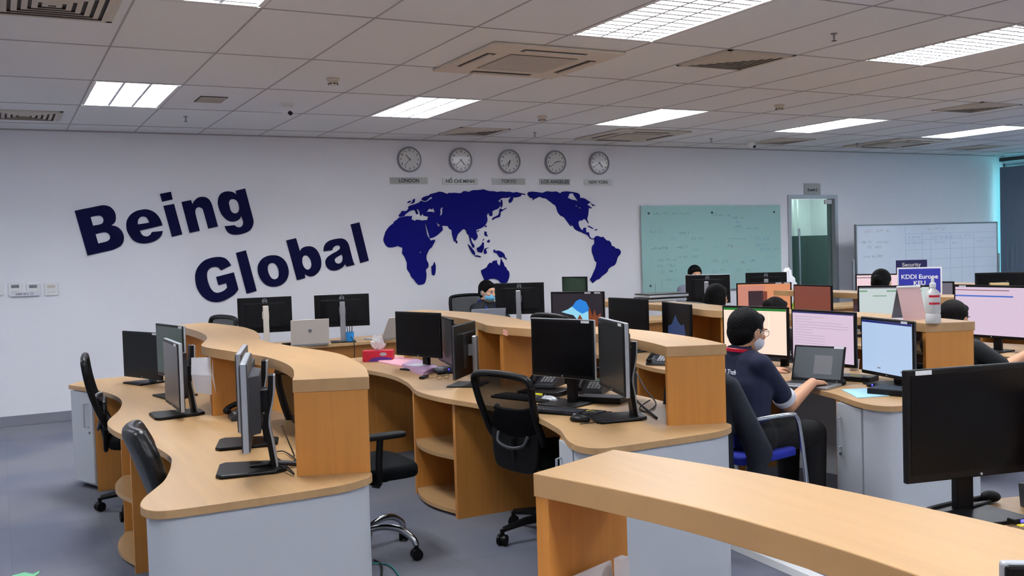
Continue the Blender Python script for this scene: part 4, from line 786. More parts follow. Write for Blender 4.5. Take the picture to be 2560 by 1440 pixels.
def laptop(label, P, deg, w=.33, d=.23, ang=108, lid='silver', scr='scr_off', body='silver', z=0, logo='grey', sticker=False, content=None):
    t = empty('laptop', P, math.radians(deg), label, 'laptop', 'laptops'); b = MB(); b.bb((-w/2, -d/2, 0), (w/2, d/2, .016)); bs = b.build('base', body, t, bevel=.004)
    b = MB()
    for r in range(5): [b.bb((-w*.42+w*.06*c, -.01+.019*r, .016), (-w*.42+w*.06*c+w*.05, .005+.019*r, .0175)) for c in range(14)]
    b.build('keys', 'dgrey', bs)
    b = MB(); b.bb((-.05, -d/2+.015, .016), (.05, -.025, .0168)); b.build('touchpad', 'grey', bs)
    T = Matrix.Translation((0, d/2, .016)) @ Matrix.Rotation(math.radians(90-ang), 4, 'X') @ Matrix.Rotation(PI/2, 4, 'X')   # local x,y in lid plane
    b = MB(); b.bb((-w/2, 0, -.008), (w/2, d, 0), T); l = b.build('lid', lid, t, bevel=.002)
    b = MB(); b.bb((-w/2+.012, .018, 0), (w/2-.012, d-.010, .0012), T); s = b.build('screen', scr, l)
    if content:
        for x0, y0, x1, y1, m in content: b = MB(); b.bb((-w/2+.012+(w-.024)*x0, .018+(d-.028)*y0, .0012), (-w/2+.012+(w-.024)*x1, .018+(d-.028)*y1, .002), T); b.build('picture_area', m, s)
    if sticker: b = MB(); b.bb((w/2-.07, d-.013, 0), (w/2-.01, d-.001, .0015), T); b.build('label_sticker', 'sticker', l)
    if logo: b = MB(); b.lathe([(.016, -.0095), (.016, -.008)], 20, T @ Matrix.Translation((0, d*.55, 0))); b.build('round_badge', logo, l)
    return t
def boxthing(name, label, cat, P, deg, size, m, bev=.004, group=None, part=None):
    t = empty(name, P, math.radians(deg), label, cat, group); b = MB(); b.bb((-size[0]/2, -size[1]/2, 0), (size[0]/2, size[1]/2, size[2])); b.build(part or 'body', m, t, bevel=bev); return t
def sheet(name, label, cat, px, z, th, m, zs=DZ):
    P = [on(x, y, zs) for x, y in px]; c = sum(P, Vector())/len(P); t = empty(name, (c.x, c.y, z), 0, label, cat); b = MB(); b.prism([(p.x-c.x, p.y-c.y) for p in P], 0, th); b.build('sheet' if th < .003 else 'cover', m, t); return t
M['pinkf'] = mat('pink_folder', (232, 170, 184), .6); M['lilac'] = mat('lilac_notebook', (196, 160, 196), .6); M['red'] = mat('red_carton', (200, 22, 52), .45); M['purple'] = mat('purple_print', (92, 40, 140), .5)
M['pblue'] = mat('light_blue_sheet', (160, 206, 232), .8); M['penblue'] = mat('bright_blue_plastic', (40, 140, 210), .45); M['led'] = mat('blue_led', (20, 20, 60), .4, emit=(70, 60, 255), es=4); M['teal'] = mat('teal_cable', (60, 150, 150), .5); M['mint'] = mat('mint_green_tape', (120, 200, 150), .6)
M['tissue'] = mat('white_tissue', (240, 240, 242), .9)
def crumple(name, P, r, parent, m='tissue', seed=1, sz=(1, 1, 1.2)):
    rd = random.Random(seed); b = MB(); b.ell((0, 0, r*.8), (r*sz[0], r*sz[1], r*sz[2]), 9); o = b.build(name, m, parent)
    for v in o.data.vertices: v.co *= 1+rd.uniform(-.28, .3)
    for v in o.data.vertices: v.co += Vector(P); 
    mz = min(v.co.z for v in o.data.vertices)
    for v in o.data.vertices: v.co.z -= min(0, mz-P[2]) if mz < P[2] else 0
    return o
# leftmost desk
phone('dark desk phone leaning by the divider of the leftmost desk', Vector((1.13, 5.27, DZ)), -95)
t = empty('hanging_paper', (on(514, 868, CT).x-.02, 5.50, CT-.055), 0, 'white paper sheet hanging from the leftmost counter edge', 'paper'); b = MB()
b.add([(-.05, .005, .0), (.05, -.06, .0), (-.055, .0, -.09), (.05, -.065, -.10), (-.035, -.0, -.19), (.062, -.06, -.21)], [(0, 2, 3, 1), (2, 4, 5, 3)]); o = b.build('sheet', 'paper', t); o.modifiers.new('s', 'SOLIDIFY').thickness = .001
cable('power_cable', [on(640, 1172, DZ+.01), on(690, 1160, DZ+.02), on(735, 1185, DZ+.01), on(700, 1150, DZ+.01), on(680, 1135, DZ+.01), on(708, 1128, DZ+.01), on(738, 1148, DZ+.01), on(735, 1152, DZ+.01)], .003, 'black looped cable behind the nearest edge-on monitor')
cable('power_cable', [on(705, 1065, DZ+.2), on(715, 1090, DZ+.1), on(733, 1132, DZ+.01), on(736, 1140, DZ+.008)], .003, 'black cable dropping beside the leftmost tower panel')
b = MB(); t = empty('cable_bundle', on(690, 1172, DZ), 0, 'black bundled plugs on the base of the nearest edge-on monitor', 'cable'); b.tube([(-.1, .02, .02), (0, 0, .025), (.08, -.02, .012)], .009, 8); b.tube([(-.05, .05, .02), (.03, .02, .022), (.1, 0, .01)], .007, 8); b.ell((0, .01, .02), (.03, .018, .016), 8); b.build('plugs', 'cable', t, smooth=True)
# second desk
P = on(947, 902, DZ); t = empty('tissue_box', P, math.radians(-28), 'red and purple tissue box with a white tissue sticking out', 'tissue box'); b = MB(); b.bb((-.12, -.06, 0), (.12, .06, .085)); b.build('carton', 'red', t, bevel=.002)
o = curve_mesh('purple_wave', [smooth([(-.07, .002), (-.06, .02), (-.01, .034), (.05, .036), (.11, .025), (.115, .002)], 3, 60)], 'purple', .001, Matrix.Translation((0, -.0608, 0)) @ WALLT, t); b = MB(); b.ell((.045, -.0605, .058), (.028, .0012, .014), 8); b.build('oval_print', 'silver', t)
crumple('tissue', (0, 0, .083), .042, t, seed=4, sz=(1.2, .7, 1.3))
sheet('pink_folder', 'flat pink folder in front of the tissue box', 'folder', [(945, 906), (984, 893), (1048, 903), (1004, 918)], DZ, .012, 'pinkf')
t = sheet('notebook_stack', 'lilac notebooks and loose papers stacked by the black monitors', 'notebook', [(1006, 920), (1040, 905), (1096, 926), (1058, 941)], DZ, .03, 'lilac'); b = MB(); b.box((0, .0, .032), (.16, .13, .003), .5); b.build('loose_sheet', 'paper', t)
boxthing('small_black_case', 'small black case at the front of the lilac notebooks', 'case', on(1060, 946, DZ), 50, (.10, .04, .018), 'plastic_b')
t = boxthing('usb_hub', 'silver box with a blue light near the lilac notebooks', 'usb hub', on(1108, 928, DZ), 30, (.13, .10, .03), 'grey'); b = MB(); b.box((.0, -.052, .015), (.008, .003, .008)); b.build('blue_light', 'led', t)
t = empty('eyeglasses', on(1108, 948, DZ), .4, 'thin wire eyeglasses lying on the second desk', 'glasses'); b = MB()
for s in (-1, 1): b.tube([(s*.035+.026*math.cos(a), 0, .018+.017*math.sin(a)) for a in [2*PI*k/14 for k in range(15)]], .0014, 5)
b.tube([(-.009, 0, .022), (.009, 0, .022)], .0014, 5); [b.tube([(s*.061, 0, .02), (s*.064, .12, .004)], .0014, 5) for s in (-1, 1)]; b.build('frame', 'dgrey', t)
phone('dark desk phone left of the black monitor with silver edge', on(1365, 965, DZ+.03), -55)
boxthing('docking_station', 'black flat dock under the desk phone', 'dock', on(1362, 985, DZ), -58, (.26, .20, .026), 'plastic_b')
phone('black desk phone behind the tall silver-edged monitor', on(1478, 982, DZ), -50)
t = boxthing('docking_station', 'black flat dock in front of the tall silver-edged monitor', 'dock', on(1505, 1005, DZ), -55, (.26, .12, .035), 'plastic_b')
keyboard('black keyboard in front of the silver-edged monitors', on(1418, 1033, DZ), -61)
keyboard('black keyboard half hidden behind the central chair', on(1318, 998, DZ), -70)
mouse('grey mouse between the two keyboards', on(1373, 1005, DZ), 110, 'silver'); mouse('black mouse at the front edge of the keyboard', on(1450, 1054, DZ), 120)
for x, y, w in ((1478, 1036, 'keyboard by the silver-edged monitors'), (1346, 992, 'dock below the left desk phone')): boxthing('yellow_label', 'yellow label beside the %s' % w, 'label', on(x, y, DZ+.0), -60, (.05, .016, .02), 'yellow', .0005, 'yellow asset labels', 'tag')
cable('monitor_cable', [on(1590, 930, DZ+.12), on(1615, 975, DZ+.05), on(1640, 1010, DZ+.01), on(1612, 1030, DZ+.01), on(1600, 1018, DZ+.01), on(1625, 1000, DZ+.02)], .004, 'black cable loop inside the second counter')
cable('monitor_cable', [on(1570, 980, DZ+.08), on(1600, 1010, DZ+.02), on(1642, 1045, DZ+.006)], .006, 'thick black cable trailing from the tall silver-edged monitor')
cable('mouse_cable', [on(1450, 1060, DZ+.01), on(1490, 1055, DZ+.005), on(1498, 1042, DZ+.005), on(1480, 1030, DZ+.02)], .0025, 'thin black mouse cable beside the keyboard')
t = boxthing('edge_label', 'pink tape on the edge of the second counter', 'tape', (on(1267, 821, CT).x-.012, on(1267, 821, CT).y-.002, CT-.042), 76, (.11, .002, .034), mat('pink_tape', (232, 168, 150), .7), 0, None, 'tape')
P = Vector((2.55, 5.42, .363)); t = empty('small_black_pouch', P, 0, 'small black pouch on the upper shelf of the second desk', 'pouch'); crumple('pouch', (0, 0, 0), .05, t, 'fabric_b', 3)
# third desk
phone('black desk phone seen through the second counter\'s opening', Vector((4.17, 5.70, DZ)), -60)
boxthing('red_notebook', 'thin dark red notebook beside the phone seen through the counter', 'notebook', Vector((4.28, 5.45, DZ)), 20, (.16, .10, .012), mat('dark_red_cover', (120, 50, 56), .6))
for k in range(2):
    t = boxthing('lever_binder', '%s grey binder on the third desk\'s open shelf' % ('left' if k else 'right'), 'binder', Vector((4.17+.0*k, 5.40+.09*k, .042)), 0, (.26, .07, .28), mat('grey_binder_%d' % k, (150, 150, 152), .6), .003, 'binders on the shelf')
    b = MB(); b.bb((-.132, -.022, .10), (-.130, .022, .22)); b.build('spine_label', 'paper', t)
laptop('open grey laptop the man in the polo is using', on(2020, 966, DZ), -70, .32, .215, 106, lid='plastic_m', scr=S_lap, body='alu', logo=None, sticker=True, content=[(.42, .15, .8, .75, S_lapw)])
t = empty('crumpled_tissue', on(1962, 915, DZ), 0, 'crumpled white tissue behind the man\'s left hand', 'tissue'); crumple('tissue', (0, 0, .05), .035, t, seed=8, sz=(1.3, .8, .8)); b = MB(); b.lathe([(.03, 0), (.03, .05)], 14); b.build('cup', 'plastic_b', t)
boxthing('docking_station', 'black dock between the pink and blue screens', 'dock', on(2125, 950, DZ), -70, (.30, .14, .03), 'plastic_b'); boxthing('yellow_label', 'yellow label on the dock between the pink and blue screens', 'label', on(2138, 940, DZ+.03), -65, (.06, .018, .002), 'yellow', 0, 'yellow asset labels', 'tag')
boxthing('yellow_label', 'yellow label below the peach screen', 'label', on(2000, 903, DZ+.02), -75, (.05, .004, .02), 'yellow', 0, 'yellow asset labels', 'tag')
t = empty('white_cup', on(2136, 925, DZ), 0, 'small white cup behind the blue-screen monitor base', 'cup'); b = MB(); b.lathe([(.026, 0), (.036, .07), (.033, .07), (.024, .005)], 18); b.build('body', 'whitep', t, smooth=True)
sheet('blue_sheet', 'light blue paper sheets on the third desk\'s edge', 'paper', [(2104, 975), (2190, 971), (2226, 990), (2145, 996)], DZ, .004, 'pblue')
boxthing('black_tray', 'black flat tray at the right of the light blue sheets', 'tray', on(2232, 985, DZ), -72, (.22, .16, .035), 'plastic_b'); mouse('black mouse under the man\'s right hand', on(2100, 962, DZ), 20)
t = boxthing('usb_stick', 'small black adapter with a blue light beside the light blue sheets', 'adapter', on(2178, 966, DZ), 10, (.06, .025, .016), 'plastic_b'); b = MB(); b.box((-.01, -.013, .01), (.012, .003, .008)); b.build('blue_light', 'led', t)
# on top of the third counter
for k in range(2):
    P = on(1650+4*k, 752, CT); t = empty('closed_laptop', (P.x, P.y, CT+.034*k), math.radians(-12+6*k), '%s dark-topped silver closed laptop of the pile on the counter' % ('lower', 'upper')[k], 'laptop', 'closed laptops'); b = MB(); b.use('silver').bb((-.19, -.13, .003), (.19, .13, .022)); b.use('plastic_b').bb((-.19, -.13, .022), (.19, .13, .032)).bb((-.16, -.1, 0), (.16, .1, .003)); b.build('case', None, t, bevel=.003)
P = on(2272, 797, CT); t = empty('desk_calendar', P, math.radians(-112), 'standing desk calendar with grey and pale pink faces on the counter end', 'calendar'); b = MB()
RT = Matrix(((1, 0, 0, 0), (0, 0, -1, 0), (0, 1, 0, 0), (0, 0, 0, 1)))
b = MB(); b.prism([(-.075, 0), (-.069, 0), (.003, .185), (-.003, .185)], -.07, .07, RT); b.build('back_board', 'grey', t)
b = MB(); b.prism([(.075, 0), (.069, 0), (-.003, .185), (.003, .185)], -.07, .07, RT); b.build('front_board', mat('pale_pink_card', (214, 178, 176), .8), t)
b = MB(); b.tube([(0, -.07, .187), (0, .07, .187)], .008, 10); b.build('binding', 'whitep', t); b = MB(); b.bb((-.07, -.07, 0), (.07, .07, .004)); b.build('foot', 'paper', t)
P = on(2333, 808, CT); t = empty('sanitizer_bottle', P, 0, 'clear bottle with red print and white nozzle on the counter end', 'bottle'); M['bottle'] = mat('milky_clear_plastic', (232, 233, 230), .15, trans=.2)
b = MB(); b.lathe([(.036, 0), (.040, .008), (.040, .05), (.037, .055), (.040, .06), (.040, .15), (.033, .175), (.016, .19), (.014, .20)], 24); b.build('body', 'bottle', t, smooth=True)
b = MB(); b.lathe([(.017, .198), (.017, .22), (.010, .226), (.007, .25), (.003, .262)], 16); b.build('nozzle', 'whitep', t, smooth=True)
b = MB()
for z in (.145, .105): b.add([(.0408*math.cos(a), .0408*math.sin(a), z_) for z_ in (z, z+.012) for a in [math.radians(190+8*k) for k in range(12)]], [(k, k+1, 13+k, 12+k) for k in range(11)])
b.build('red_print', 'red', t)
def sign(P, w, h, lines, label, m, size, deg, z0, edge=True):
    t = empty('name_sign', (P[0], P[1], z0), math.radians(deg), label, 'sign', 'blue client signs'); b = MB(); b.bb((-w/2, -.004, .01), (w/2, .004, h)); b.build('board', 'whitep' if edge else m, t, bevel=.001)
    b = MB(); e = .012 if edge else 0; b.bb((-w/2+e, -.0055, .01+e), (w/2-e, -.004, h-e)); b.build('blue_face', m, t); b = MB(); b.bb((-w*.35, -.05, 0), (w*.35, .05, .01)); b.build('foot', 'whitep', t)
    for s, z in lines: text('lettering', s, size, 'whitep', Matrix.Translation((0, -.006, z)) @ WALLT, t, .001, .0012)
M['sblue'] = mat('sign_blue', (44, 50, 158), .4); M['sblue2'] = mat('sign_navy', (28, 26, 92), .4)
Q = on(2299, 730, CT); Q = Vector((6.68*1.0, 6.68/math.tan(math.atan2(Q.x, Q.y)), 0)); sign(Q, .34, atxy(2299, 668, Q)-CT, [('KDDI Europe', (atxy(2299, 692, Q)-CT)), ('KEU', (atxy(2299, 708, Q)-CT))], 'blue sign with white border reading KDDI Europe KEU', 'sblue', .050, -48, CT)
Q = on(2279, 700, CT); Q = Vector((8.40, 8.40/math.tan(math.atan2(Q.x, Q.y)), 0)); sign(Q, .30, atxy(2279, 650, Q)-CT, [('Security', atxy(2279, 662, Q)-CT)], 'dark blue sign reading Security behind the bordered one', 'sblue2', .055, -48, CT, False)
# back row
laptop('pale open laptop seen from behind, left of the grey-stand monitor', Vector((2.62, 9.26, DZ)), 172, .36, .24, 100, lid='tan', body='silver')
laptop('tan open laptop tilted by the grey-stand monitor, with a yellow sticker', Vector((3.42, 9.30, DZ)), 205, .36, .24, 118, lid='tan', body='silver')
laptop('silver laptop lid showing over the counter before the blue-mask man', Vector((4.55, 9.32, DZ)), 165, .36, .25, 110, lid='silver', body='silver')
t = empty('pen_cup', Vector((3.02, 9.2, DZ)), 0, 'bright blue pen cup at the foot of the grey-stand monitor', 'cup'); b = MB(); b.lathe([(.035, 0), (.04, .1), (.037, .1), (.032, .006)], 18); b.build('cup', 'penblue', t, smooth=True)
b = MB(); [b.tube([(x, 0, .01), (x*1.8, .01, .17)], .004, 6) for x in (-.015, .0, .015)]; b.build('pens', 'plastic_b', t)
for x, y, s, lb in ((2.42, 9.22, 3, 'black power adapter and coiled lead right of the pale slanted stand'), (3.62, 9.2, 5, 'black power adapter at the right end of the tan laptop')):
    t = empty('power_adapter', (x, y, DZ), .2, lb, 'adapter', 'power adapters'); b = MB(); b.bb((-.06, -.03, 0), (.06, .03, .035)); b.build('brick', 'plastic_b', t, bevel=.006); b = MB(); b.tube(smooth([(.06, 0, .015), (.10, .02, .03), (.13, -.02, .012), (.18, .01, .012), (.2, -.03, .01)], 5, 90, False), .004, 6); b.build('lead', 'cable', t, smooth=True)
cable('power_cable', [Vector((3.0, 9.20, .80)), Vector((3.03, 9.13, .73)), Vector((3.03, 9.12, .6)), Vector((3.0, 9.13, .4))], .004, 'black cable hanging over the back row desk edge')
t = empty('plastic_bag', Vector((8.75, 9.3, DZ)), 0, 'white plastic bag with a green corner right of the glass board', 'bag'); crumple('bag', (0, 0, .02), .16, t, 'tissue', 9, (.8, .6, 1.35)); b = MB(); b.box((.10, -.05, .08), (.06, .05, .16), .3); b.build('green_carton', mat('lime_carton', (150, 190, 30), .5), t, bevel=.004)
phone('grey desk phone at far right, on the fifth counter', on(2522, 714, CT), -30); boxthing('beige_box', 'small beige box beside the far right phone', 'box', on(2496, 716, CT), -40, (.16, .10, .035), mat('beige_card', (216, 190, 140), .7))
# right foreground
phone('black desk phone with silver keys by the large foreground monitor', Vector((2.86, 1.86, DZ)), -15)
t = empty('headset', Vector((2.63, 2.02, DZ)), .1, 'black looped headset lying behind the large foreground monitor', 'headset'); b = MB(); b.tube(smooth([(-.14, .0, .012), (-.16, .03, .012), (-.13, .055, .012), (0, .05, .012), (.14, .03, .012)], 5, 90, False), .010, 8); b.tube(smooth([(-.14, .0, .012), (-.05, -.012, .012), (.10, -.01, .012)], 4, 90, False), .008, 8); b.build('band', 'plastic_b', t, smooth=True); b = MB(); b.ell((.14, .01, .02), (.03, .03, .018), 8); b.build('ear_pad', 'plastic_m', t, smooth=True)
t = boxthing('usb_stick', 'small adapter with blue light and yellow tag on the foreground monitor base', 'adapter', Vector((2.60, 1.83, DZ+.012)), -10, (.06, .03, .015), 'plastic_b'); b = MB(); b.box((0, -.016, .009), (.014, .003, .008)); b.build('blue_light', 'led', t); b = MB(); b.box((.0, -.03, .002), (.06, .014, .003)); b.build('yellow_tag', 'yellow', t)
t = empty('paper_stack', Vector((1.13, 1.79, DZ)), math.radians(20), 'papers leaning inside the nearest counter end', 'paper'); b = MB(); b.box((0, 0, .075), (.13, .006, .15), 0, Matrix.Rotation(-.12, 4, 'X')); b.box((.07, -.01, .08), (.03, .02, .16)); b.build('sheets', 'paper', t)
# floor items
A, B = on(1842, 1368, .0), on(2060, 1462, .0); c = (A+B)/2; L = (B-A).length+.2; a = math.atan2(B.y-A.y, B.x-A.x)
t = empty('floor_trunking', c, a, 'white cable trunking on the carpet under the counter', 'cable trunking'); b = MB(); b.prism([(-.045, 0), (.045, 0), (.028, .028), (-.028, .028)], -L/2, L/2+.6, Matrix(((0, 0, 1, 0), (1, 0, 0, 0), (0, 1, 0, 0), (0, 0, 0, 1)))); b.build('cover', 'whitep', t)
t = empty('metal_ring', on(1840, 1362, .004), 0, 'small metal ring by the end of the white trunking', 'ring'); b = MB(); b.tube([(.02*math.cos(q), .0, .022+.02*math.sin(q)) for q in [2*PI*k/16 for k in range(17)]], .003, 6); b.build('loop', 'silver', t)
cable('floor_cable', [on(936, 1400, .006), on(952, 1410, .006), on(955, 1430, .006), on(950, 1460, .006)], .005, 'black cable on the carpet at the end of the leftmost desk')
cable('floor_cable', [on(930, 1408, .006), on(965, 1410, .006), on(985, 1422, .006), on(1005, 1450, .006)], .004, 'teal cable curving over the carpet by the leftmost desk', 'teal')
P = [on(x, y, 0) for x, y in [(30, 1440), (62, 1432), (82, 1436), (100, 1428), (98, 1434), (84, 1444), (40, 1452)]]; c = sum(P, Vector())/7; t = empty('green_tape', (c.x, c.y, .001), 0, 'mint green scrap of tape on the carpet at lower left', 'tape'); b = MB(); b.prism([(p.x-c.x, p.y-c.y) for p in P], 0, .002); b.build('scrap', 'mint', t)
# ---------------- visitor chair with jacket ----------------
M['blue_fab'] = mat('royal_blue_fabric', (16, 36, 150), .85); M['jacket'] = mat('dark_navy_jacket', (11, 18, 32), .8, bump=.3, bscale=60)
t = empty('visitor_chair', (3.50, 4.10, 0), math.radians(6), 'blue-seated chair with chrome tube frame under the man in the polo', 'chair'); 
for s in (-1, 1):
    b = MB(); b.tube(smooth([(-.26, s*.23, .86), (-.24, s*.23, .66), (-.20, s*.24, .66), (.10, s*.25, .66), (.17, s*.25, .64), (.20, s*.25, .55), (.24, s*.25, .30), (.27, s*.25, .01)], 4, 90, False), .0125, 10); b.build('side_frame', 'chrome', t, smooth=True)
    b = MB(); b.tube([(-.16, s*.22, .45), (-.24, s*.235, .01)], .0125, 10); b.build('leg', 'chrome', t, smooth=True)
b = MB(); b.prism(smooth([(-.2, -.2), (0, -.225), (.22, -.21), (.22, .21), (0, .225), (-.2, .2)], 4, 60), .42, .47); b.build('seat', 'blue_fab', t, bevel=.018, seg=3)
b = MB(); b.prism(smooth([(-.2, .52), (-.2, .84), (0, .87), (.2, .84), (.2, .52), (0, .50)], 4, 60), .235, .265, Matrix(((0, 0, -1, 0), (1, 0, 0, 0), (0, 1, 0, 0), (0, 0, 0, 1)))); b.build('backrest', 'blue_fab', t, bevel=.01)
def jk(b):
    for y in (-.17, -.06, .06, .17): b.cone((-.285, y, .86), .05, (-.315, y*1.1, .42+.04*math.cos(9*y)), .055); b.cone((-.285, y, .87), .045, (-.22, y, .80), .03)
    for k in range(7): yk = -.2+.066*k; b.cone((-.325-.01*(k%2), yk, .80-.03*(k%3)), .018, (-.365+.012*(k%3), yk+.02*(-1)**k, .40+.03*(k%2)), .028)
    b.cone((-.27, -.20, .84), .055, (-.22, -.26, .66), .06); b.cone((-.22, -.26, .66), .06, (-.14, -.27, .50), .07); b.cone((-.14, -.27, .50), .065, (-.16, -.26, .36), .04); b.cone((-.27, .2, .84), .05, (-.26, .26, .5), .05)
g = empty('jacket', (3.50, 4.10, 0), math.radians(6), 'dark navy jacket draped over the blue chair\'s back', 'jacket'); blob('cloth', jk, 'jacket', g, .010, 3)
# ---------------- people ----------------
def head_prims(b, T):
    b.ell((-.012, 0, .02), (.098, .078, .102), 14, T); b.ell((.030, 0, -.045), (.064, .058, .068), 12, T); b.ell((.052, 0, -.088), (.03, .032, .022), 8, T)
    b.cone((.083, 0, .012), .008, (.108, 0, -.028), .013, T=T); b.ell((.078, 0, .022), (.018, .055, .012), 8, T)
    b.ell((.088, 0, -.060), (.012, .026, .010), 8, T)
    for s in (-1, 1): b.ell((-.008, s*.082, -.008), (.019, .010, .033), 8, T); b.ell((.062, s*.042, -.02), (.026, .024, .02), 8, T)
def hand_prims(b, W, d, n, curl=.5, thumb=1):
    W = Vector(W); d = Vector(d).normalized(); n = Vector(n).normalized(); s = d.cross(n).normalized(); n = s.cross(d)
    for k in (-1, -.33, .33, 1): b.cone(W, .020, W+d*.075+s*.028*k, .0125)
    for k, L in ((-1, .060), (-.33, .076), (.33, .080), (1, .070)):
        p = W+d*.080+s*.030*k; q = p+(d-n*curl*.6).normalized()*L*.5; r = q+(d*.7-n*curl*1.3).normalized()*L*.5
        b.cone(p, .0095, q, .0088); b.cone(q, .0088, r, .0075)
    p = W+d*.02+s*.022*thumb; q = p+(d*.6+s*thumb*.9-n*.2).normalized()*.04; r = q+(d*.9+s*thumb*.2-n*.35).normalized()*.032
    b.cone(p, .014, q, .011); b.cone(q, .011, r, .0085)
def hair_prims(b, T, style):
    b.ell((-.024, 0, .034), (.104, .089, .098), 14, T); b.ell((-.050, 0, -.008), (.070, .084, .075), 12, T); b.ell((.046, 0, .076), (.036, .064, .034), 10, T)
    if style == 'short': b.ell((-.062, 0, -.05), (.042, .062, .04), 8, T)
    if style in ('bun', 'highbun'): b.ell((-.125, 0, .02 if style == 'bun' else .055), (.045, .045, .042), 10, T); b.ell((-.06, 0, -.05), (.04, .06, .045), 8, T)
    if style == 'long':
        for y in (-.055, 0, .055): b.cone((-.065, y, .0), .045, (-.085, y*1.2, -.26), .035, T=T)
        b.cone((-.01, .075, -.01), .025, (-.03, .085, -.18), .022, T=T); b.cone((-.01, -.075, -.01), .025, (-.03, -.085, -.18), .022, T=T)
def person(label, loc, deg, J, hair='short', hairm='hair', shirt=(20, 22, 30), pants=(14, 14, 18), skin='skin', mask=None, lany=None, sleeves=.75, vox=.010, collar=None, glasses=False, cuff=None, sc=1.0, extra=None):
    """J: joints in local metres, forward = +x"""
    t = empty('person', loc, math.radians(deg), label, 'person', None); t.scale = (sc,)*3
    V = {k: Vector(v) for k, v in J.items() if k not in ('yaw', 'pitch')}
    HT = Matrix.Translation(V['head']) @ Matrix.Rotation(math.radians(J.get('yaw', 0)), 4, 'Z') @ Matrix.Rotation(math.radians(J.get('pitch', 0)), 4, 'Y')
    def body(b):
        head_prims(b, HT); nk = HT @ Vector((-.03, 0, -.07)); b.cone(nk, .050, V['neck'], .055)
        up = (V['shR']+V['shL'])/2; b.cone(V['shR'], .052, V['shL'], .052); b.cone(V['pelvis'], .12, V['chest'], .115); b.cone(V['chest'], .11, up, .075)
        for s in 'RL':
            b.cone(V['sh'+s], .052, V['el'+s], .044); b.cone(V['el'+s], .045, V['wr'+s], .028)
            d = V['wr'+s]-V['el'+s]; hd = Vector(J['hd'+s]) if 'hd'+s in J else Vector((d.x, d.y, min(d.z, 0)*.3)); hand_prims(b, V['wr'+s], hd, (0, 0, 1), .6, 1 if s == 'L' else -1)
            b.cone(V['hip'+s], .080, V['kn'+s], .055); b.cone(V['kn'+s], .052, V['an'+s], .036); b.cone(V['an'+s], .036, V['an'+s]+Vector((.13, 0, -.03)), .03)
    blob('body', body, skin, t, vox, 2, .5)
    sm = mat('shirt_cloth', shirt, .85, bump=.15, bscale=90)
    def sh(b):
        up = (V['shR']+V['shL'])/2; side = (V['shL']-V['shR']).normalized()
        b.cone(V['shR']-side*.0, .066, V['shL'], .066); b.cone(V['pelvis'], .13, V['chest'], .136); b.cone(V['chest'], .134, up, .092); b.cone(up, .09, V['neck'], .064)
        for k in (-1, 1): b.cone(V['pelvis']+side*.05*k, .125, V['chest']+side*.055*k, .128); b.cone(V['chest']+side*.06*k, .122, up+side*.08*k, .085); b.cone(up+side*.1*k, .072, V['neck']+side*.03*k, .052)
        for s in 'RL': b.cone(V['sh'+s], .066, V['sh'+s].lerp(V['el'+s], sleeves), .058)
        b.cone(V['neck']-Vector((0, 0, .02)), .066, V['neck']+Vector((.0, 0, .012)), .060)
    blob('shirt', sh, sm, t, .011, 5)
    def tr(b):
        b.cone(V['hipR'], .125, V['hipL'], .125)
        for s in 'RL': b.cone(V['hip'+s], .105, V['kn'+s], .075); b.cone(V['kn'+s], .075, V['an'+s]+Vector((0, 0, .03)), .055)
    blob('trousers', tr, mat('trouser_cloth', pants, .85), t, .012, 4)
    for s in 'RL': blob('shoe', lambda b: (b.cone(V['an'+s]-Vector((.03, 0, .02)), .042, V['an'+s]+Vector((.16, 0, -.035)), .035)), 'leather', t, .010, 3)
    blob('hair', lambda b: hair_prims(b, HT, hair), hairm, t, .007, 3)
    for s in (-1, 1):
        b = MB(); b.ell((.0805, s*.031, .004), (.010, .013, .007), 8, HT); b.build('eye', 'whitep', t, smooth=True); b = MB(); b.ell((.089, s*.031, .004), (.0035, .0055, .0055), 8, HT); b.build('iris', 'ink', t, smooth=True)
        b = MB(); b.box((.094, s*.031, .024), (.006, .030, .006), 0, HT); b.build('eyebrow', hairm, t, bevel=.002)
    if mask:
        b = MB(); b.ell((.043, 0, -.052), (.064, .064, .052), 14, HT); o = b.build('face_mask', mask, t, smooth=True)
        for s in (-1, 1): b = MB(); b.tube([HT @ Vector(p) for p in ((.055, s*.064, -.03), (.01, s*.086, .015), (-.028, s*.088, .0))], .0011, 5); b.tube([HT @ Vector(p) for p in ((.05, s*.064, -.07), (.01, s*.082, -.045), (-.02, s*.088, -.03), (-.028, s*.088, .0))], .0011, 5); b.build('mask_strap', mask, t)
    if lany:
        n = V['neck']; b = MB(); side = (V['shL']-V['shR']).normalized(); f = Vector((side.y, -side.x, 0)); ring = [n+side*.084*math.cos(a)-f*.084*math.sin(a)+Vector((0, 0, .010+.014*math.sin(a))) for a in [PI*k/12 for k in range(13)]]
        pts = [V['chest']+f*.155+Vector((0, 0, -.02))]+[n+side*.078+f*.075-Vector((0, 0, .04))]+ring+[n-side*.078+f*.075-Vector((0, 0, .04))]+[V['chest']+f*.155+Vector((0, 0, -.02))]
        for dz in (0, .006, .012): b.tube([p+Vector((0, 0, dz)) for p in smooth(pts, 3, 200, False) and [Vector(q) for q in smooth(pts, 3, 200, False)]], .0045, 6)
        b.build('lanyard', lany, t, smooth=True)
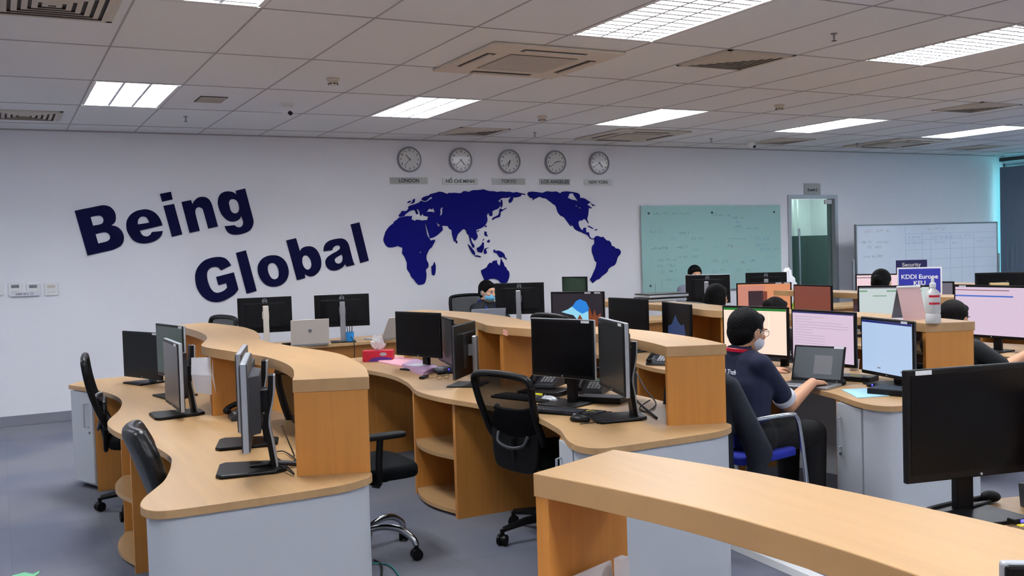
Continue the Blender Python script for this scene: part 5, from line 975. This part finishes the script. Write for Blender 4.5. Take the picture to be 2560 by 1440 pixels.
    if glasses:
        b = MB()
        for s in (-1, 1): b.tube([HT @ Vector((.104, s*.033+.023*math.cos(a), .004+.019*math.sin(a))) for a in [2*PI*k/14 for k in range(15)]], .0013, 5); b.tube([HT @ Vector(p) for p in ((.102, s*.056, .01), (.06, s*.083, .012), (-.02, s*.090, .008))], .0015, 5)
        b.tube([HT @ Vector((.106, -.010, .008)), HT @ Vector((.106, .010, .008))], .0013, 5); b.build('glasses', 'ink', t)
    if cuff:
        for s in 'RL':
            a = V['sh'+s].lerp(V['el'+s], sleeves-.02); d = (V['el'+s]-V['sh'+s]).normalized(); b = MB(); b.tube([a+d*.030, a+d*.052, a+d*.060], [.0625, .0625, .061], 20); b.build('cuff', cuff, t, smooth=True)
    if collar:
        b = MB(); n = V['neck']; b.tube([n-Vector((0, 0, .012)), n+Vector((-.004, 0, .044))], [.078, .064], 20, None, False); o = b.build('collar', collar, t, smooth=True); o.modifiers.new('s', 'SOLIDIFY').thickness = .005
    return t
# the man in the navy polo (joints measured in the room, relative to the chair)
O = Vector((3.50, 4.10, 0)); w = lambda x, y, z: (x-O.x, y-O.y, z)
J = dict(head=w(3.60, 4.125, 1.083), yaw=2, pitch=10, neck=w(3.545, 4.13, .965), shR=w(3.555, 3.985, .915), shL=w(3.53, 4.30, .915), chest=w(3.535, 4.12, .78), pelvis=w(3.50, 4.10, .55),
         elR=w(3.80, 4.03, .675), wrR=w(4.10, 4.16, .755), hdR=(.9, .25, -.08), elL=w(3.80, 4.42, .74), wrL=w(4.06, 4.46, .79), hdL=(.8, .1, .15),
         hipR=w(3.54, 4.02, .53), hipL=w(3.54, 4.20, .53), knR=w(3.98, 4.04, .50), knL=w(3.98, 4.24, .50), anR=w(3.98, 4.03, .07), anL=w(4.0, 4.26, .07))
man = person('man in a navy polo with white cuffs and red lanyard typing on a laptop', O, 0, J, 'short', 'hair', (14, 22, 52), (8, 8, 12), 'skin', 'paper', 'red', .72, .0065, mat('navy_collar', (14, 22, 52), .85), True, 'paper')
text('back_print', 'Tool & Tech', .034, 'paper', Matrix.Translation((3.408-O.x, 4.09-O.y, .885)) @ Matrix.Rotation(-PI/2, 4, 'Z') @ Matrix.Rotation(-.35, 4, 'X') @ WALLT, man, .002, .001)
def seated(label, loc, deg, hz=1.20, **k):
    """a generic sitting pose; hz is the height of the crown"""
    d = hz-1.30; Jn = dict(head=(.04, 0, 1.185+d), pitch=8, neck=(0, 0, 1.055+d), shR=(.0, -.165, 1.0+d), shL=(.0, .165, 1.0+d), chest=(-.01, 0, .84+d*.7), pelvis=(-.06, 0, .56), elR=(.14, -.235, .76+d*.3), wrR=(.38, -.15, .765), elL=(.14, .235, .76+d*.3), wrL=(.38, .15, .765),
              hipR=(-.03, -.09, .53), hipL=(-.03, .09, .53), knR=(.38, -.11, .53), knL=(.38, .11, .53), anR=(.36, -.11, .07), anL=(.36, .11, .07))
    Jn.update(k.pop('J', {})); return person(label, loc, deg, Jn, **k)
M['maskb'] = mat('light_blue_mask', (110, 190, 230), .8); M['royal'] = mat('royal_blue_ribbon', (20, 50, 190), .6)
seated('man with a light blue face mask and blue lanyard facing the viewer', (4.86, 9.93, 0), -72, 1.22, mask='maskb', lany='royal', shirt=(20, 24, 34), skin='skin2')
seated('person in a grey top mostly hidden behind a monitor under the glass board', (7.85, 9.98, 0), -110, 1.29, shirt=(120, 124, 140))
seated('long-haired person in black seen from behind below the glass board', (5.73, 7.0, 0), 12, 1.19, hair='long', shirt=(12, 12, 16))
seated('person with a small hair bun seen above the man in the polo', (5.62, 6.12, 0), 10, 1.10, hair='highbun', hairm='hairb', shirt=(24, 22, 28))
seated('woman with a low bun and pale mask in front of the pink screen', (7.28, 6.50, 0), 22, 1.27, hair='bun', mask='paper', shirt=(20, 20, 26), skin='skin2')
seated('man in a black t-shirt with his arm on the desk at the right edge', (5.66, 4.46, 0), 4, 1.125, hairm='hairb', shirt=(22, 24, 26), sleeves=.85, vox=.008, J=dict(elR=(.12, -.30, .70), wrR=(.40, -.27, .76)))
